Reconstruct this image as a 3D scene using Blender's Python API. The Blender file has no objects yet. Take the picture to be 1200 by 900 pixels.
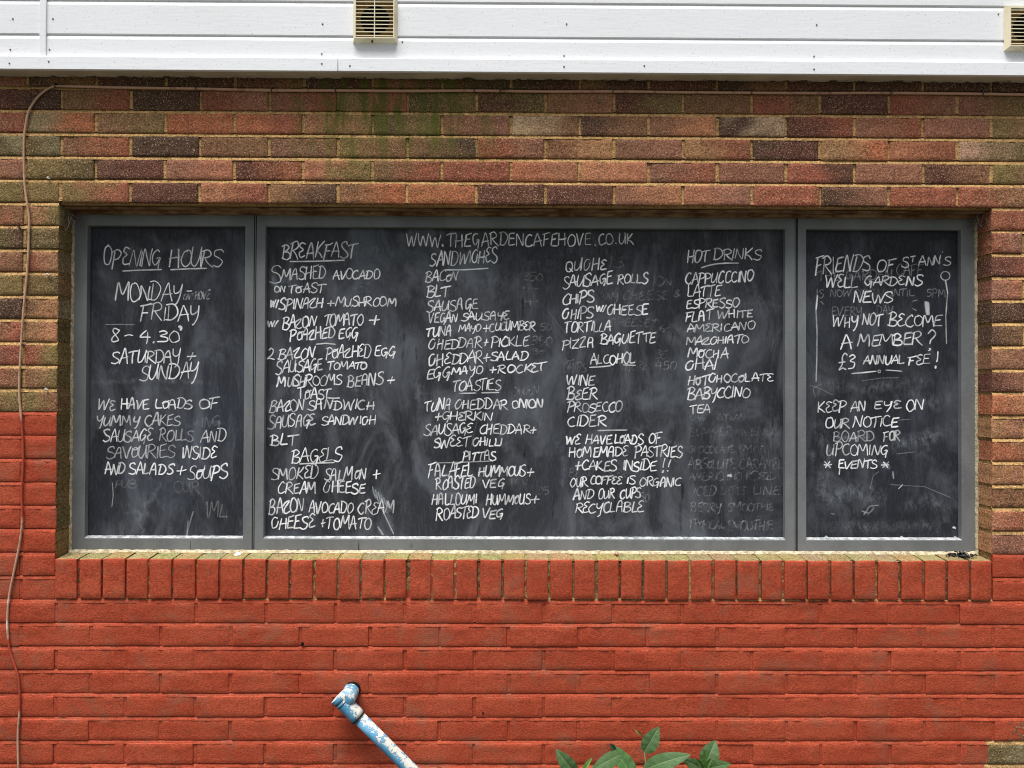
import bpy, math, random
from mathutils import Vector, Matrix, noise as mnoise
random.seed(11)
SC = bpy.context.scene
COL = SC.collection
R_ = math.radians
ZO = 2.1                      # ground is at z = 0, head of the window opening at z = 2.1

# ------------------------------------------------------------------ camera
CX, CY, CZ = 1.44868, -2.4767, ZO - .60162
YAW, PIT, ROL = -.006684, .010438, -.003741
FPX = 900.0                   # focal length in photo pixels (photo 1200 wide)
def _rot(y, p, r):
    Y = Matrix(((math.cos(y), -math.sin(y), 0), (math.sin(y), math.cos(y), 0), (0, 0, 1)))
    P = Matrix(((1, 0, 0), (0, math.cos(p), -math.sin(p)), (0, math.sin(p), math.cos(p))))
    R = Matrix(((math.cos(r), 0, math.sin(r)), (0, 1, 0), (-math.sin(r), 0, math.cos(r))))
    return Y @ P @ R
ROT = _rot(YAW, PIT, ROL)
cam = bpy.data.cameras.new('camera'); cam.sensor_width = 36; cam.lens = 36 * FPX / 1200
cam.clip_start = .05; cam.clip_end = 500
camo = bpy.data.objects.new('camera', cam); COL.objects.link(camo)
rx, ry, rz = ROT.col[0], ROT.col[1], ROT.col[2]
M4 = Matrix(((rx[0], rz[0], -ry[0], CX), (rx[1], rz[1], -ry[1], CY), (rx[2], rz[2], -ry[2], CZ), (0, 0, 0, 1)))
camo.matrix_world = M4
SC.camera = camo
def at(u, v, Y):
    """point of the plane y = Y that the photo shows at pixel (u, v)"""
    d = ROT @ Vector(((u - 600) / FPX, 1, (450 - v) / FPX))
    t = (Y - CY) / d.y
    return Vector((CX + t * d.x, Y, CZ + t * d.z))

# ------------------------------------------------------------------ light
W = bpy.data.worlds.new('World'); SC.world = W; W.use_nodes = True
wn = W.node_tree.nodes; wl = W.node_tree.links
bg = wn['Background']
sky = wn.new('ShaderNodeTexSky'); sky.sky_type = 'NISHITA'; sky.sun_disc = False
SUN_EL, SUN_AZ = 74, -32      # azimuth seen from the wall: minus is to the left of the camera
sky.sun_elevation = R_(SUN_EL); sky.sun_rotation = R_(180 - SUN_AZ)
sky.air_density = 1.0; sky.dust_density = 4.0; sky.ozone_density = 1.0
hs = wn.new('ShaderNodeHueSaturation'); hs.inputs['Saturation'].default_value = .45
wl.new(sky.outputs[0], hs.inputs['Color']); wl.new(hs.outputs[0], bg.inputs['Color'])
bg.inputs['Strength'].default_value = .085
sun = bpy.data.lights.new('sun', 'SUN'); sun.energy = 5; sun.angle = R_(40); sun.color = (1, .98, .965)
suno = bpy.data.objects.new('sun', sun); COL.objects.link(suno)
_s = Vector((math.sin(R_(SUN_AZ)) * math.cos(R_(SUN_EL)), -math.cos(R_(SUN_AZ)) * math.cos(R_(SUN_EL)), math.sin(R_(SUN_EL))))
suno.rotation_euler = _s.to_track_quat('Z', 'Y').to_euler(); suno.location = (-2, -4, 6)
SC.view_settings.view_transform = 'Standard'; SC.view_settings.look = 'None'
SC.view_settings.exposure = .54; SC.view_settings.gamma = 1
SC.view_settings.use_curve_mapping = False
try: SC.cycles.transparent_max_bounces = 24; SC.cycles.filter_width = 1.0
except Exception: pass

# ------------------------------------------------------------------ helpers
def lin(c):
    return tuple(((x / 255) / 12.92 if x / 255 <= .04045 else ((x / 255 + .055) / 1.055) ** 2.4) for x in c)
def tag(o, label=None, cat=None, group=None, kind=None):
    if label: o['label'] = label
    if cat: o['category'] = cat
    if group: o['group'] = group
    if kind: o['kind'] = kind
    return o
def empty(name, loc=(0, 0, 0), parent=None):
    o = bpy.data.objects.new(name, None); COL.objects.link(o); o.location = loc
    o.empty_display_size = .05
    if parent: o.parent = parent
    return o
class MB:
    def __init__(s): s.v = []; s.f = []; s.c = []; s.m = []; s.s = []
    def face(s, pts, col=(1, 1, 1, 0), mat=0, smooth=False):
        b = len(s.v); s.v += [tuple(p) for p in pts]; n = len(pts)
        s.f.append(tuple(range(b, b + n))); s.m.append(mat); s.s.append(smooth)
        if isinstance(col[0], (tuple, list)): s.c += list(col)
        else: s.c += [col] * n
    def grid(s, P, C=(1, 1, 1, 0), mat=0, smooth=True, closed=False):
        b = len(s.v); n = len(P); m = len(P[0])
        for row in P: s.v += [tuple(p) for p in row]
        cc = not isinstance(C[0], (int, float))
        for i in range(n - 1):
            for j in range(m if closed else m - 1):
                k = (j + 1) % m
                ids = ((i, j), (i, k), (i + 1, k), (i + 1, j))
                s.f.append(tuple(b + a * m + q for a, q in ids)); s.m.append(mat); s.s.append(smooth)
                s.c += [C[a][q] for a, q in ids] if cc else [C] * 4
    def box(s, x0, x1, y0, y1, z0, z1, col=(1, 1, 1, 0), mat=0, skip=''):
        p = lambda a, b, c: ((x0, x1)[a], (y0, y1)[b], (z0, z1)[c])
        F = {'f': ((0,0,0),(1,0,0),(1,0,1),(0,0,1)), 'b': ((1,1,0),(0,1,0),(0,1,1),(1,1,1)), 'l': ((0,1,0),(0,0,0),(0,0,1),(0,1,1)),
             'r': ((1,0,0),(1,1,0),(1,1,1),(1,0,1)), 't': ((0,0,1),(1,0,1),(1,1,1),(0,1,1)), 'd': ((0,1,0),(1,1,0),(1,0,0),(0,0,0))}
        for k, q in F.items():
            if k not in skip: s.face([p(*t) for t in q], col, mat)
    def tube(s, pts, r, n=10, col=(1, 1, 1, 0), mat=0, cap=True, cols=None):
        pts = [Vector(p) for p in pts]; rings = []; up = Vector((0.13, .9, .31)).normalized()
        for i, p in enumerate(pts):
            t = (pts[min(i + 1, len(pts) - 1)] - pts[max(i - 1, 0)]).normalized()
            a = (up - t * up.dot(t)).normalized(); b = t.cross(a); up = a
            q = r[i] if isinstance(r, (list, tuple)) else r
            rings.append([p + (a * math.cos(2 * math.pi * k / n) + b * math.sin(2 * math.pi * k / n)) * q for k in range(n)])
        C = col if cols is None else [[c] * n for c in cols]
        s.grid(rings, C, mat, True, True)
        if cap:
            s.face(list(reversed(rings[0])), col if cols is None else cols[0], mat); s.face(rings[-1], col if cols is None else cols[-1], mat)
    def profile(s, pr, x0, x1, col=(1, 1, 1, 0), mat=0, ends=True):
        """closed (y, z) outline extruded along x"""
        n = len(pr)
        for i in range(n):
            a, b = pr[i], pr[(i + 1) % n]
            s.face([(x0, *a), (x1, *a), (x1, *b), (x0, *b)], col, mat)
        if ends:
            s.face([(x0, *a) for a in reversed(pr)], col, mat); s.face([(x1, *a) for a in pr], col, mat)
    def build(s, name, mats, parent=None, bevel=0, fix=False):
        me = bpy.data.meshes.new(name); me.from_pydata(s.v, [], s.f)
        for m in (mats if isinstance(mats, (list, tuple)) else [mats]): me.materials.append(m)
        me.polygons.foreach_set('material_index', s.m); me.polygons.foreach_set('use_smooth', s.s)
        a = me.color_attributes.new('col', 'FLOAT_COLOR', 'CORNER')
        flat = []
        for c in s.c: flat += list(c) if len(c) == 4 else list(c) + [0]
        a.data.foreach_set('color', flat)
        me.update()
        o = bpy.data.objects.new(name, me); COL.objects.link(o)
        if fix or bevel:
            import bmesh
            bm = bmesh.new(); bm.from_mesh(me)
            bmesh.ops.remove_doubles(bm, verts=bm.verts, dist=1e-5); bmesh.ops.recalc_face_normals(bm, faces=bm.faces)
            bm.to_mesh(me); bm.free()
        if bevel:
            b = o.modifiers.new('bevel', 'BEVEL'); b.width = bevel; b.segments = 2; b.limit_method = 'ANGLE'; b.harden_normals = False
        if parent: o.parent = parent
        return o
def smooth_path(pts, n=6):
    """Catmull-Rom through the points (2-D or 3-D)"""
    P = [Vector(p) for p in pts]
    if len(P) < 3: return P
    P = [P[0] * 2 - P[1]] + P + [P[-1] * 2 - P[-2]]; out = []
    for i in range(1, len(P) - 2):
        a, b, c, d = P[i - 1:i + 3]
        for k in range(n):
            t = k / n
            out.append(.5 * ((2 * b) + (c - a) * t + (2 * a - 5 * b + 4 * c - d) * t * t + (3 * b - a - 3 * c + d) * t ** 3))
    out.append(P[-2]); return out
def nz(x, y, z=0): return mnoise.noise(Vector((x, y, z)))

# ------------------------------------------------------------------ materials
class NT:
    def __init__(s, name, rough=.8, spec=.3):
        s.m = bpy.data.materials.new(name); s.m.use_nodes = True
        s.t = s.m.node_tree; s.n = s.t.nodes; s.b = s.n['Principled BSDF']; s.out = s.n['Material Output']
        s.b.inputs['Roughness'].default_value = rough; s.b.inputs['Specular IOR Level'].default_value = spec
        s.tc = s.n.new('ShaderNodeTexCoord')
    def ln(s, a, b): s.t.links.new(a, b)
    def coord(s, sc=(1, 1, 1), loc=(0, 0, 0)):
        m = s.n.new('ShaderNodeMapping'); m.inputs['Scale'].default_value = sc; m.inputs['Location'].default_value = loc
        s.ln(s.tc.outputs['Object'], m.inputs['Vector']); return m.outputs[0]
    def noise(s, scale, det=4, rough=.55, sc=(1, 1, 1), loc=(0, 0, 0), dist=0):
        n = s.n.new('ShaderNodeTexNoise'); n.inputs['Scale'].default_value = scale; n.inputs['Detail'].default_value = det
        n.inputs['Roughness'].default_value = rough; n.inputs['Distortion'].default_value = dist
        s.ln(s.coord(sc, loc), n.inputs['Vector']); return n.outputs['Fac']
    def ramp(s, src, a, b, va=0, vb=1):
        n = s.n.new('ShaderNodeMapRange'); n.inputs[1].default_value = a; n.inputs[2].default_value = b
        n.inputs[3].default_value = va; n.inputs[4].default_value = vb; n.interpolation_type = 'SMOOTHSTEP'
        s.ln(src, n.inputs[0]); return n.outputs[0]
    def math(s, op, a, b=None, clamp=False):
        n = s.n.new('ShaderNodeMath'); n.operation = op; n.use_clamp = clamp
        for i, v in enumerate((a, b)):
            if v is None: continue
            if isinstance(v, (int, float)): n.inputs[i].default_value = v
            else: s.ln(v, n.inputs[i])
        return n.outputs[0]
    def mix(s, f, a, b, mode='MIX'):
        n = s.n.new('ShaderNodeMix'); n.data_type = 'RGBA'; n.blend_type = mode; n.clamp_factor = True
        for i, v in ((0, f), (6, a), (7, b)):
            if isinstance(v, (int, float)): n.inputs[i].default_value = v
            elif isinstance(v, tuple): n.inputs[i].default_value = (*v[:3], 1)
            else: s.ln(v, n.inputs[i])
        return n.outputs[2]
    def attr(s):
        n = s.n.new('ShaderNodeAttribute'); n.attribute_name = 'col'; return n.outputs['Color'], n.outputs['Alpha']
    def gray(s, v):
        n = s.n.new('ShaderNodeCombineColor')
        for i in range(3): s.ln(v, n.inputs[i])
        return n.outputs[0]
    def bump(s, h, dist=.002, st=1, prev=None):
        n = s.n.new('ShaderNodeBump'); n.inputs['Distance'].default_value = dist; n.inputs['Strength'].default_value = st
        s.ln(h, n.inputs['Height'])
        if prev is not None: s.ln(prev, n.inputs['Normal'])
        s.ln(n.outputs[0], s.b.inputs['Normal']); return n.outputs[0]
    def sep(s):
        n = s.n.new('ShaderNodeSeparateXYZ'); s.ln(s.tc.outputs['Object'], n.inputs[0]); return n.outputs
    def base(s, c):
        if isinstance(c, tuple): s.b.inputs['Base Color'].default_value = (*c[:3], 1)
        else: s.ln(c, s.b.inputs['Base Color'])

def brick_material(name='weathered_brickwork', mortar=False):
    t = NT(name, .9, .2)
    c, paint = t.attr()
    fine = t.noise(150, 4, .7); med = t.noise(30, 4, .6); grit = t.noise(230, 3, .7)
    k = t.math('ADD', t.ramp(fine, .3, .7, .5, 1.5), t.ramp(med, .3, .7, -.16, .16))
    raw = t.mix(1.0, c, t.gray(k), 'MULTIPLY')
    raw = t.mix(t.ramp(grit, .56, .66, 0, .75), raw, lin((205, 172, 136)))           # sandy pale specks
    raw = t.mix(t.ramp(t.noise(200, 3, .6, loc=(3, 1, 2)), .6, .7, 0, .75), raw, lin((52, 38, 34)))   # burnt dark specks
    raw = t.mix(t.ramp(t.noise(14, 5, .65, loc=(7, 0, 3)), .58, .78, 0, .35), raw, lin((104, 90, 50)))  # olive weathering
    raw = t.mix(t.ramp(t.noise(22, 5, .7, loc=(1, 5, 8)), .62, .8, 0, .55), raw, lin((186, 150, 122)))  # lime bloom
    # the green run-off streak under the cladding joint: lies on the brick itself
    X, Y, Z = t.sep()
    sx = t.math('MULTIPLY', t.ramp(X, .62, .96), t.ramp(X, 1.62, 1.14))
    sz = t.ramp(Z, ZO + .02, ZO + .3)
    st = t.math('MULTIPLY', t.math('MULTIPLY', sx, sz), t.ramp(t.noise(9, 4, .6, sc=(2.4, 1, .5)), .42, .62))
    raw = t.mix(t.math('MULTIPLY', st, .92), raw, lin((88, 92, 36)))
    # red masonry paint
    pn = t.noise(5.5, 5, .6, loc=(2, 2, 2)); pf = t.noise(140, 4, .7, loc=(4, 0, 0))
    pc = t.mix(t.ramp(pn, .3, .7), lin((154, 62, 38)), lin((170, 77, 51)))
    pc = t.mix(1.0, pc, t.gray(t.ramp(pf, .3, .7, .74, 1.24)), 'MULTIPLY')
    thin = t.ramp(t.noise(7.5, 7, .72, loc=(9, 4, 6)), .5, .66, 0, .7)
    pc = t.mix(thin, pc, lin((142, 84, 62)))                                          # paint worn thin over the brick
    scuff = t.ramp(t.noise(26, 6, .75, loc=(5, 5, 1)), .66, .76, 0, .55)
    pc = t.mix(scuff, pc, lin((196, 140, 116)))
    chip = t.math('MULTIPLY', t.ramp(t.noise(48, 6, .7, loc=(0, 8, 2)), .70, .73), .85)
    pm = t.math('MULTIPLY', t.math('SUBTRACT', 1.0, chip), 1.0)
    edge = t.ramp(t.math('ADD', paint, t.ramp(t.noise(60, 5, .7, loc=(6, 1, 1)), .3, .7, -.42, .42)), .45, .55)
    f = t.math('MULTIPLY', edge, pm)
    t.base(t.mix(f, raw, pc))
    h = t.math('ADD', t.noise(170, 5, .7), t.math('MULTIPLY', t.noise(55, 3, .5), .9))
    hp = t.math('ADD', t.noise(230, 3, .65), t.math('MULTIPLY', t.noise(36, 4, .55), 1.2))
    h = t.math('ADD', t.math('MULTIPLY', h, t.math('SUBTRACT', 1.0, f)), t.math('MULTIPLY', hp, t.math('MULTIPLY', f, .55)))
    t.bump(h, .0044 if not mortar else .0055, .8)
    t.ln(t.ramp(f, 0, 1, .93, .72), t.b.inputs['Roughness'])
    return t.m
M = {}
M['brick'] = brick_material()
M['mortar'] = brick_material('sandy_mortar', True)

t = NT('white_cladding', .42, .4)
d = t.mix(t.ramp(t.noise(3, 5, .6, sc=(1, 1, 2)), .45, .8, 0, .12), lin((233, 234, 237)), lin((196, 195, 191)))
d = t.mix(t.ramp(t.noise(170, 3, .6), .62, .70, 0, .5), d, lin((168, 164, 154)))
d = t.mix(t.ramp(t.noise(6, 6, .7, sc=(.3, 1, 6)), .6, .8, 0, .25), d, lin((178, 174, 165)))
t.base(d); t.bump(t.noise(120, 3, .5, sc=(.15, 1, 1)), .0006, .5); M['clad'] = t.m
t = NT('dirty_soffit', .6, .3)
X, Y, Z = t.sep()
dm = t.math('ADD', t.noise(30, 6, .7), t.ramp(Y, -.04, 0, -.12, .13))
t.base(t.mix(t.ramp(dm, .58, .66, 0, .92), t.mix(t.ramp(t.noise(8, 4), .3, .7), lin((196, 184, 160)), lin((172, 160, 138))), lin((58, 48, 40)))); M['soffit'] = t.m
t = NT('grey_frame_paint', .5, .35)
g = t.mix(t.ramp(t.noise(9, 5, .6, sc=(1, 1, .5)), .3, .7), lin((102, 105, 106)), lin((120, 123, 124)))
g = t.mix(t.ramp(t.noise(60, 6, .7), .6, .74, 0, .4), g, lin((156, 157, 154)))
g = t.mix(t.ramp(t.noise(34, 5, .7, sc=(1, 1, .35), loc=(4, 4, 4)), .66, .74, 0, .5), g, lin((62, 62, 60)))
t.base(g); t.bump(t.noise(90, 4, .6), .0012, .5); M['frame'] = t.m
t = NT('chipped_bead_skylight', .6, .3)
t.base(t.mix(t.ramp(t.noise(45, 6, .75, sc=(1, 1, .6)), .4, .6), lin((186, 188, 186)), lin((128, 132, 134)))); M['bead'] = t.m  # pale tone paints in sky light on the ledge; the chips are worn paint
t = NT('dark_gap', .8, .1); t.base(lin((22, 21, 20))); M['gap'] = t.m
t = NT('sealant', .9, .2)
t.base(t.mix(t.ramp(t.noise(70, 5, .7), .35, .68), lin((204, 190, 160)), lin((140, 126, 100)))); t.bump(t.noise(160, 4, .6), .004, 1); M['sealant'] = t.m
t = NT('rusty_lintel', .85, .2)
t.base(t.mix(t.ramp(t.noise(28, 6, .7, sc=(.5, 1, 1)), .35, .65), lin((84, 52, 32)), lin((138, 112, 82)))); t.bump(t.noise(120, 4, .6), .003, .8); M['lintel'] = t.m

def board_material(name, seed, dust, tint):
    t = NT(name, .62, .32)
    L = (seed, 0, seed * 1.7)
    base = t.mix(t.ramp(t.noise(3.2, 5, .6, loc=L), .3, .7), lin((27, 28, 33)), tint)
    _x, _y, _z = t.sep(); dust_z = t.ramp(t.math('ADD', _z, t.noise(5, 4, .6), ) , ZO - .06 + .5, ZO - .13 + .5)  # dust weight, falling off towards the top of the board
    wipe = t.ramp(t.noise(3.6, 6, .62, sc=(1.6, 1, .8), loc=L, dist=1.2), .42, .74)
    dust_z = t.math('ADD', t.math('MULTIPLY', dust_z, .85), .15)
    c = t.mix(t.math('MULTIPLY', t.math('MULTIPLY', wipe, dust), dust_z), base, lin((150, 156, 166)))
    streak = t.ramp(t.noise(7, 5, .7, sc=(4.5, 1, .35), loc=(seed + 3, 0, 1)), .5, .78)
    c = t.mix(t.math('MULTIPLY', t.math('MULTIPLY', streak, dust * .26), dust_z), c, lin((150, 156, 168)))
    dark = t.ramp(t.noise(6, 4, .65, sc=(5.5, 1, .8), loc=(seed + 8, 0, 5)), .66, .75, 0, .75)
    c = t.mix(dark, c, lin((26, 26, 28)))
    specks = t.ramp(t.noise(190, 3, .7, loc=L), .72, .79, 0, .35)
    c = t.mix(specks, c, lin((190, 192, 194)))
    cl = t.ramp(t.noise(240, 2, .6, sc=(1, 1, .22), loc=L), .45, .7, 0, .10)
    c = t.mix(t.math('MULTIPLY', cl, .5), c, lin((150, 152, 158)))
    t.base(c); t.bump(t.noise(70, 4, .6), .0006, .5)
    return t.m
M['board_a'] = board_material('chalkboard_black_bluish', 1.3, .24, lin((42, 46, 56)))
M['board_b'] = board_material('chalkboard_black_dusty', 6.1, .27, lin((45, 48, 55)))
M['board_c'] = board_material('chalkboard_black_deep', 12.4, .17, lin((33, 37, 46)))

t = NT('white_chalk', .95, .05)
c, a = t.attr()
t.base(c)
gr = t.ramp(t.noise(380, 3, .7), .28, .5, .5, 1.0)
br = t.ramp(t.noise(45, 3, .6), .3, .55, .7, 1.0)
al = t.math('MULTIPLY', t.math('MULTIPLY', gr, br), a, True)
t.ln(al, t.b.inputs['Alpha']); M['chalk'] = t.m
t = NT('chalk_smear', .95, .05)
c, a = t.attr(); t.base(c)
gr = t.ramp(t.noise(38, 6, .75, sc=(1.5, 1, .8)), .38, .68, 0.0, 1.0)
t.ln(t.math('MULTIPLY', gr, a, True), t.b.inputs['Alpha']); M['smear'] = t.m

t = NT('cream_plastic', .5, .4)
t.base(t.mix(t.ramp(t.noise(20, 5, .65), .45, .75, 0, .6), lin((226, 216, 186)), lin((176, 160, 118)))); M['cream'] = t.m
t = NT('duct_back', .7, .3); t.base(lin((150, 118, 72))); M['ductback'] = t.m
t = NT('cable_sheath', .6, .3); c, a = t.attr(); t.base(t.mix(t.ramp(t.noise(35, 5, .7), .52, .7, 0, .6), c, lin((96, 62, 46)))); M['cable'] = t.m
t = NT('dark_metal', .6, .4); t.base(lin((64, 54, 46))); M['darkmetal'] = t.m
t = NT('grey_screw', .5, .4); t.base(lin((112, 104, 94))); M['screwgrey'] = t.m
t = NT('pale_metal', .5, .4); t.base(lin((198, 192, 180))); M['palemetal'] = t.m
t = NT('flaking_blue_paint', .5, .4)
c, a = t.attr()
fl = t.math('ADD', t.noise(62, 6, .68, dist=.4), t.math('MULTIPLY', a, .62))
bl = t.mix(t.ramp(t.noise(24, 4), .3, .7), lin((74, 136, 172)), lin((100, 158, 190)))
bl = t.mix(t.ramp(fl, .97, .985), bl, lin((196, 195, 186)))
bl = t.mix(t.ramp(t.noise(30, 6, .7, loc=(3, 3, 3)), .66, .70), bl, lin((116, 104, 88)))
t.base(bl); t.bump(t.ramp(fl, .95, 1.0, 1, 0), .0015, .8); M['blue'] = t.m
t = NT('leaf_green', .62, .3)
c, a = t.attr()
lc = t.mix(t.ramp(t.noise(40, 4, .6), .3, .7), c, (.028, .075, .016), 'MIX')
n = t.mix(t.ramp(t.noise(40, 4, .6), .3, .7, 0, .5), c, (.03, .085, .018))
n = t.mix(t.ramp(t.noise(130, 3, .6), .62, .7, 0, .6), n, (.1, .08, .03))
t.base(n); t.bump(t.noise(110, 3, .5), .002, .5)
t.b.inputs['Subsurface Weight'].default_value = 0; M['leaf'] = t.m
t = NT('stem', .6, .3); t.base((.24, .26, .12)); M['stem'] = t.m
t = NT('black_scrap', .45, .4); t.base((.012, .012, .013)); M['scrap'] = t.m
t = NT('rust_lump', .9, .2); t.base(lin((128, 70, 36))); t.bump(t.noise(300, 3), .003, 1); M['rust'] = t.m
t = NT('white_lump', .9, .2); t.base(lin((226, 224, 216))); t.bump(t.noise(200, 3), .002, 1); M['white'] = t.m
t = NT('cobweb_fibre', .9, .1); t.base(lin((104, 94, 88))); M['web'] = t.m
t = NT('paving', .85, .3)
t.base(t.mix(t.ramp(t.noise(4, 6, .65), .3, .7), (.06, .058, .054), (.1, .097, .09))); t.bump(t.noise(120, 4), .003, .6); M['paving'] = t.m
t = NT('soil', .95, .1)
t.base(t.mix(t.ramp(t.noise(25, 6, .7), .3, .7), (.035, .024, .016), (.1, .075, .05))); t.bump(t.noise(40, 6, .7), .02, 1); M['soil'] = t.m
t = NT('grass_ground', .95, .1)
t.base(t.mix(t.ramp(t.noise(3, 6, .7), .3, .7), (.035, .045, .018), (.06, .07, .03))); M['ground'] = t.m
t = NT('roof_felt', .9, .2); t.base((.06, .06, .062)); M['felt'] = t.m
t = NT('core', .9, .1); t.base((.05, .045, .04)); M['core'] = t.m

# ------------------------------------------------------------------ setting
def sheet(name, x0, x1, y0, y1, z, m):
    b = MB(); b.face([(x0, y0, z), (x1, y0, z), (x1, y1, z), (x0, y1, z)]); return tag(b.build(name, m), kind='structure')
sheet('ground', -150, 150, -150, 150, -.06, M['ground'])
b = MB()
for i in range(-9, 14):
    for j in range(6):
        x = i * .606 - .3 + random.uniform(-.003, .003); y = -.62 - j * .606
        b.box(x, x + .598, y - .598, y, -.05, random.uniform(-.003, .003))
tag(b.build('paving', M['paving'], bevel=.004, fix=True), kind='structure')
b = MB(); P = []
for i in range(141):
    x = -2.6 + i * .06
    P.append([(x, -.612 + j * .618 / 8, .0 + .02 * nz(x * 4, j * .9) + (.012 if 0 < j < 8 else -.03)) for j in range(9)])
b.grid(list(reversed(P))); tag(b.build('soil_bed', M['soil']), kind='structure')

# ------------------------------------------------------------------ the building
XL, XR = -2.32, 5.30          # ends of the wall
OX0, OX1 = .003, 3.021        # opening
SILLZ = ZO - 1.142
BW = .22322; B0 = .008
house = empty('brick_building', (1.5, .3, 0))
tag(house, 'brick building with a white clad top, a long window and its lower wall painted red', 'building')
def part_of(o, p=house):
    o.parent = p; o.matrix_parent_inverse = Matrix.Translation(p.matrix_world.translation).inverted() if False else Matrix.Translation(-Vector(p.location)); return o

PAL = {'R': (142, 78, 60), 'O': (164, 96, 66), 'D': (62, 47, 42), 'P': (86, 50, 45), 'M': (138, 92, 74), 'B': (124, 88, 62), 'G': (114, 98, 58),
       'K': (86, 80, 48), 'T': (160, 116, 80), 'L': (166, 108, 80), 'W': (176, 146, 118), 'Y': (126, 114, 84)}
ROWS = {-5: 'BR DD RM MR GR KG PG BM PG BB RB PP RM MG', -4: 'YO BG OO OR LG KG MM WB DB ML DW PR MR MM GB',
        -3: 'BO DD BB MB GB BD RM BT MM TR DP TO LR WG', -2: 'GK PP ML PR LG BR RR OL LL MR MM RP MM PB GB',
        -1: 'GR PP LR BD BO OO PP PP ML LM RR DM RR RB', -6: 'DB PD DP PB DP BP PD DP BD PP DB PD DP PD DP'}  # topmost course coded darker, painting in the shade under the fascia
LJ = 'TG KK RT GK BT BT RG BG GB'.split(); LF = 'OB KD RB GG DD BR PR RB BG'.split()
RJ = 'RR RM PR ML DP DB MM PM OT TM OB TL BK LR MM'.split()
def hexc(ch, j=.06):
    k = 1 + random.uniform(-j, j) * 2
    return tuple(min(1, (x * .8 + y * .2) * 1.1 * k * (1 + random.uniform(-j, j))) for x, y in zip(lin(PAL[ch]), lin((124, 88, 62))))
def rc(): return random.choice(['RM', 'BB', 'PR', 'MM', 'OR', 'GB', 'BG', 'TR', 'DP', 'LM', 'BR', 'MB'])
wall = MB()
def brick(x0, x1, z0, z1, code, paint, depthL=.014, depthR=.014, depthT=.014, depthB=.014, sidepaint=None, sidecol=None, topcol=None, y0=0.0, nx=None, nzr=5, rightwear=None):
    L = x1 - x0; nx = nx or max(3, int(L / .02)); H = z1 - z0
    ca, cb = hexc(code[0]), hexc(code[1])
    fy = y0 + random.gauss(0, .0008); tilt = random.gauss(0, .004); tx = random.gauss(0, .003); sd = random.random() * 99
    bev = .0024 if paint > .5 else .0032
    dk = (.0020, .0006, 0) if paint > .5 else (.0032, .0010, 0)
    us = [0, bev * .45, bev] + [bev + (L - 2 * bev) * i / nx for i in range(1, nx)] + [L - bev, L - bev * .45, L]
    vs = [0, bev * .45, bev] + [bev + (H - 2 * bev) * i / nzr for i in range(1, nzr)] + [H - bev, H - bev * .45, H]
    P = []; C = []; nu, nv = len(us), len(vs)
    for i, u in enumerate(us):
        row = []; cr = []
        for j, v in enumerate(vs):
            ed = min(i, nu - 1 - i, j, nv - 1 - j)
            dy = dk[min(ed, 2)]
            wob = .0016 * nz((x0 + u) * 32 + sd, (z0 + v) * 32) + .0011 * nz((x0 + u) * 90, (z0 + v) * 90 + sd)
            w2 = .0013 * nz((x0 + u) * 40, sd + v * 60)
            ex = ez = 0
            if ed == 0:
                if j in (0, nv - 1): ez = w2 * 1.3
                if i in (0, nu - 1): ex = w2
                if i in (0, nu - 1) and j in (0, nv - 1): dy += .0015; ex += (.0018 if i == 0 else -.0018); ez += (.0014 if j == 0 else -.0014)
            row.append(Vector((x0 + u + ex, fy + dy + wob + tilt * (v - H / 2) + tx * (u - L / 2), z0 + v + ez)))
            s = min(1, max(0, (u / L - .5) * 1.5 + .5 + .7 * nz(u * 16 + sd, v * 22)))
            p = paint
            if rightwear: p = paint * (1 - min(1, max(0, (x0 + u - rightwear[0]) / rightwear[1])))
            cr.append((*[a * (1 - s) + q * s for a, q in zip(ca, cb)], p))
        P.append(row); C.append(cr)
    wall.grid(P, C, 0, True)
    sp = paint if sidepaint is None else sidepaint
    sc = sidecol or ca
    def skirt(line, d, col):
        b2 = [Vector((p.x, d, p.z)) for p in line]
        wall.grid([line, b2], col, 0, False)
    skirt([P[0][j] for j in range(nv)], depthL, (*(sidecol or ca), sp))
    skirt([P[-1][j] for j in reversed(range(nv))], depthR, (*(sidecol or cb), sp))
    skirt([P[i][0] for i in reversed(range(nu))], depthB, (*sc, paint))
    tcol = topcol or (*sc, paint)
    skirt([P[i][-1] for i in range(nu)], depthT, tcol)
JT = .0095
def zrow(r): return ZO - .075 * r, ZO - .075 * (r + 1)
perps = []
def put(r, xa, xb, code, paint, **k):
    zt, zb = zrow(r)
    xa2 = xa + JT / 2; xb2 = xb - JT / 2
    if k.pop('edgeL', False): xa2 = xa
    if k.pop('edgeR', False): xb2 = xb
    brick(xa2 + random.gauss(0, .0008), xb2 + random.gauss(0, .0008), zb + JT / 2 + random.gauss(0, .0006), zt - JT / 2 + random.gauss(0, .0006), code, paint, **k)
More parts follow.
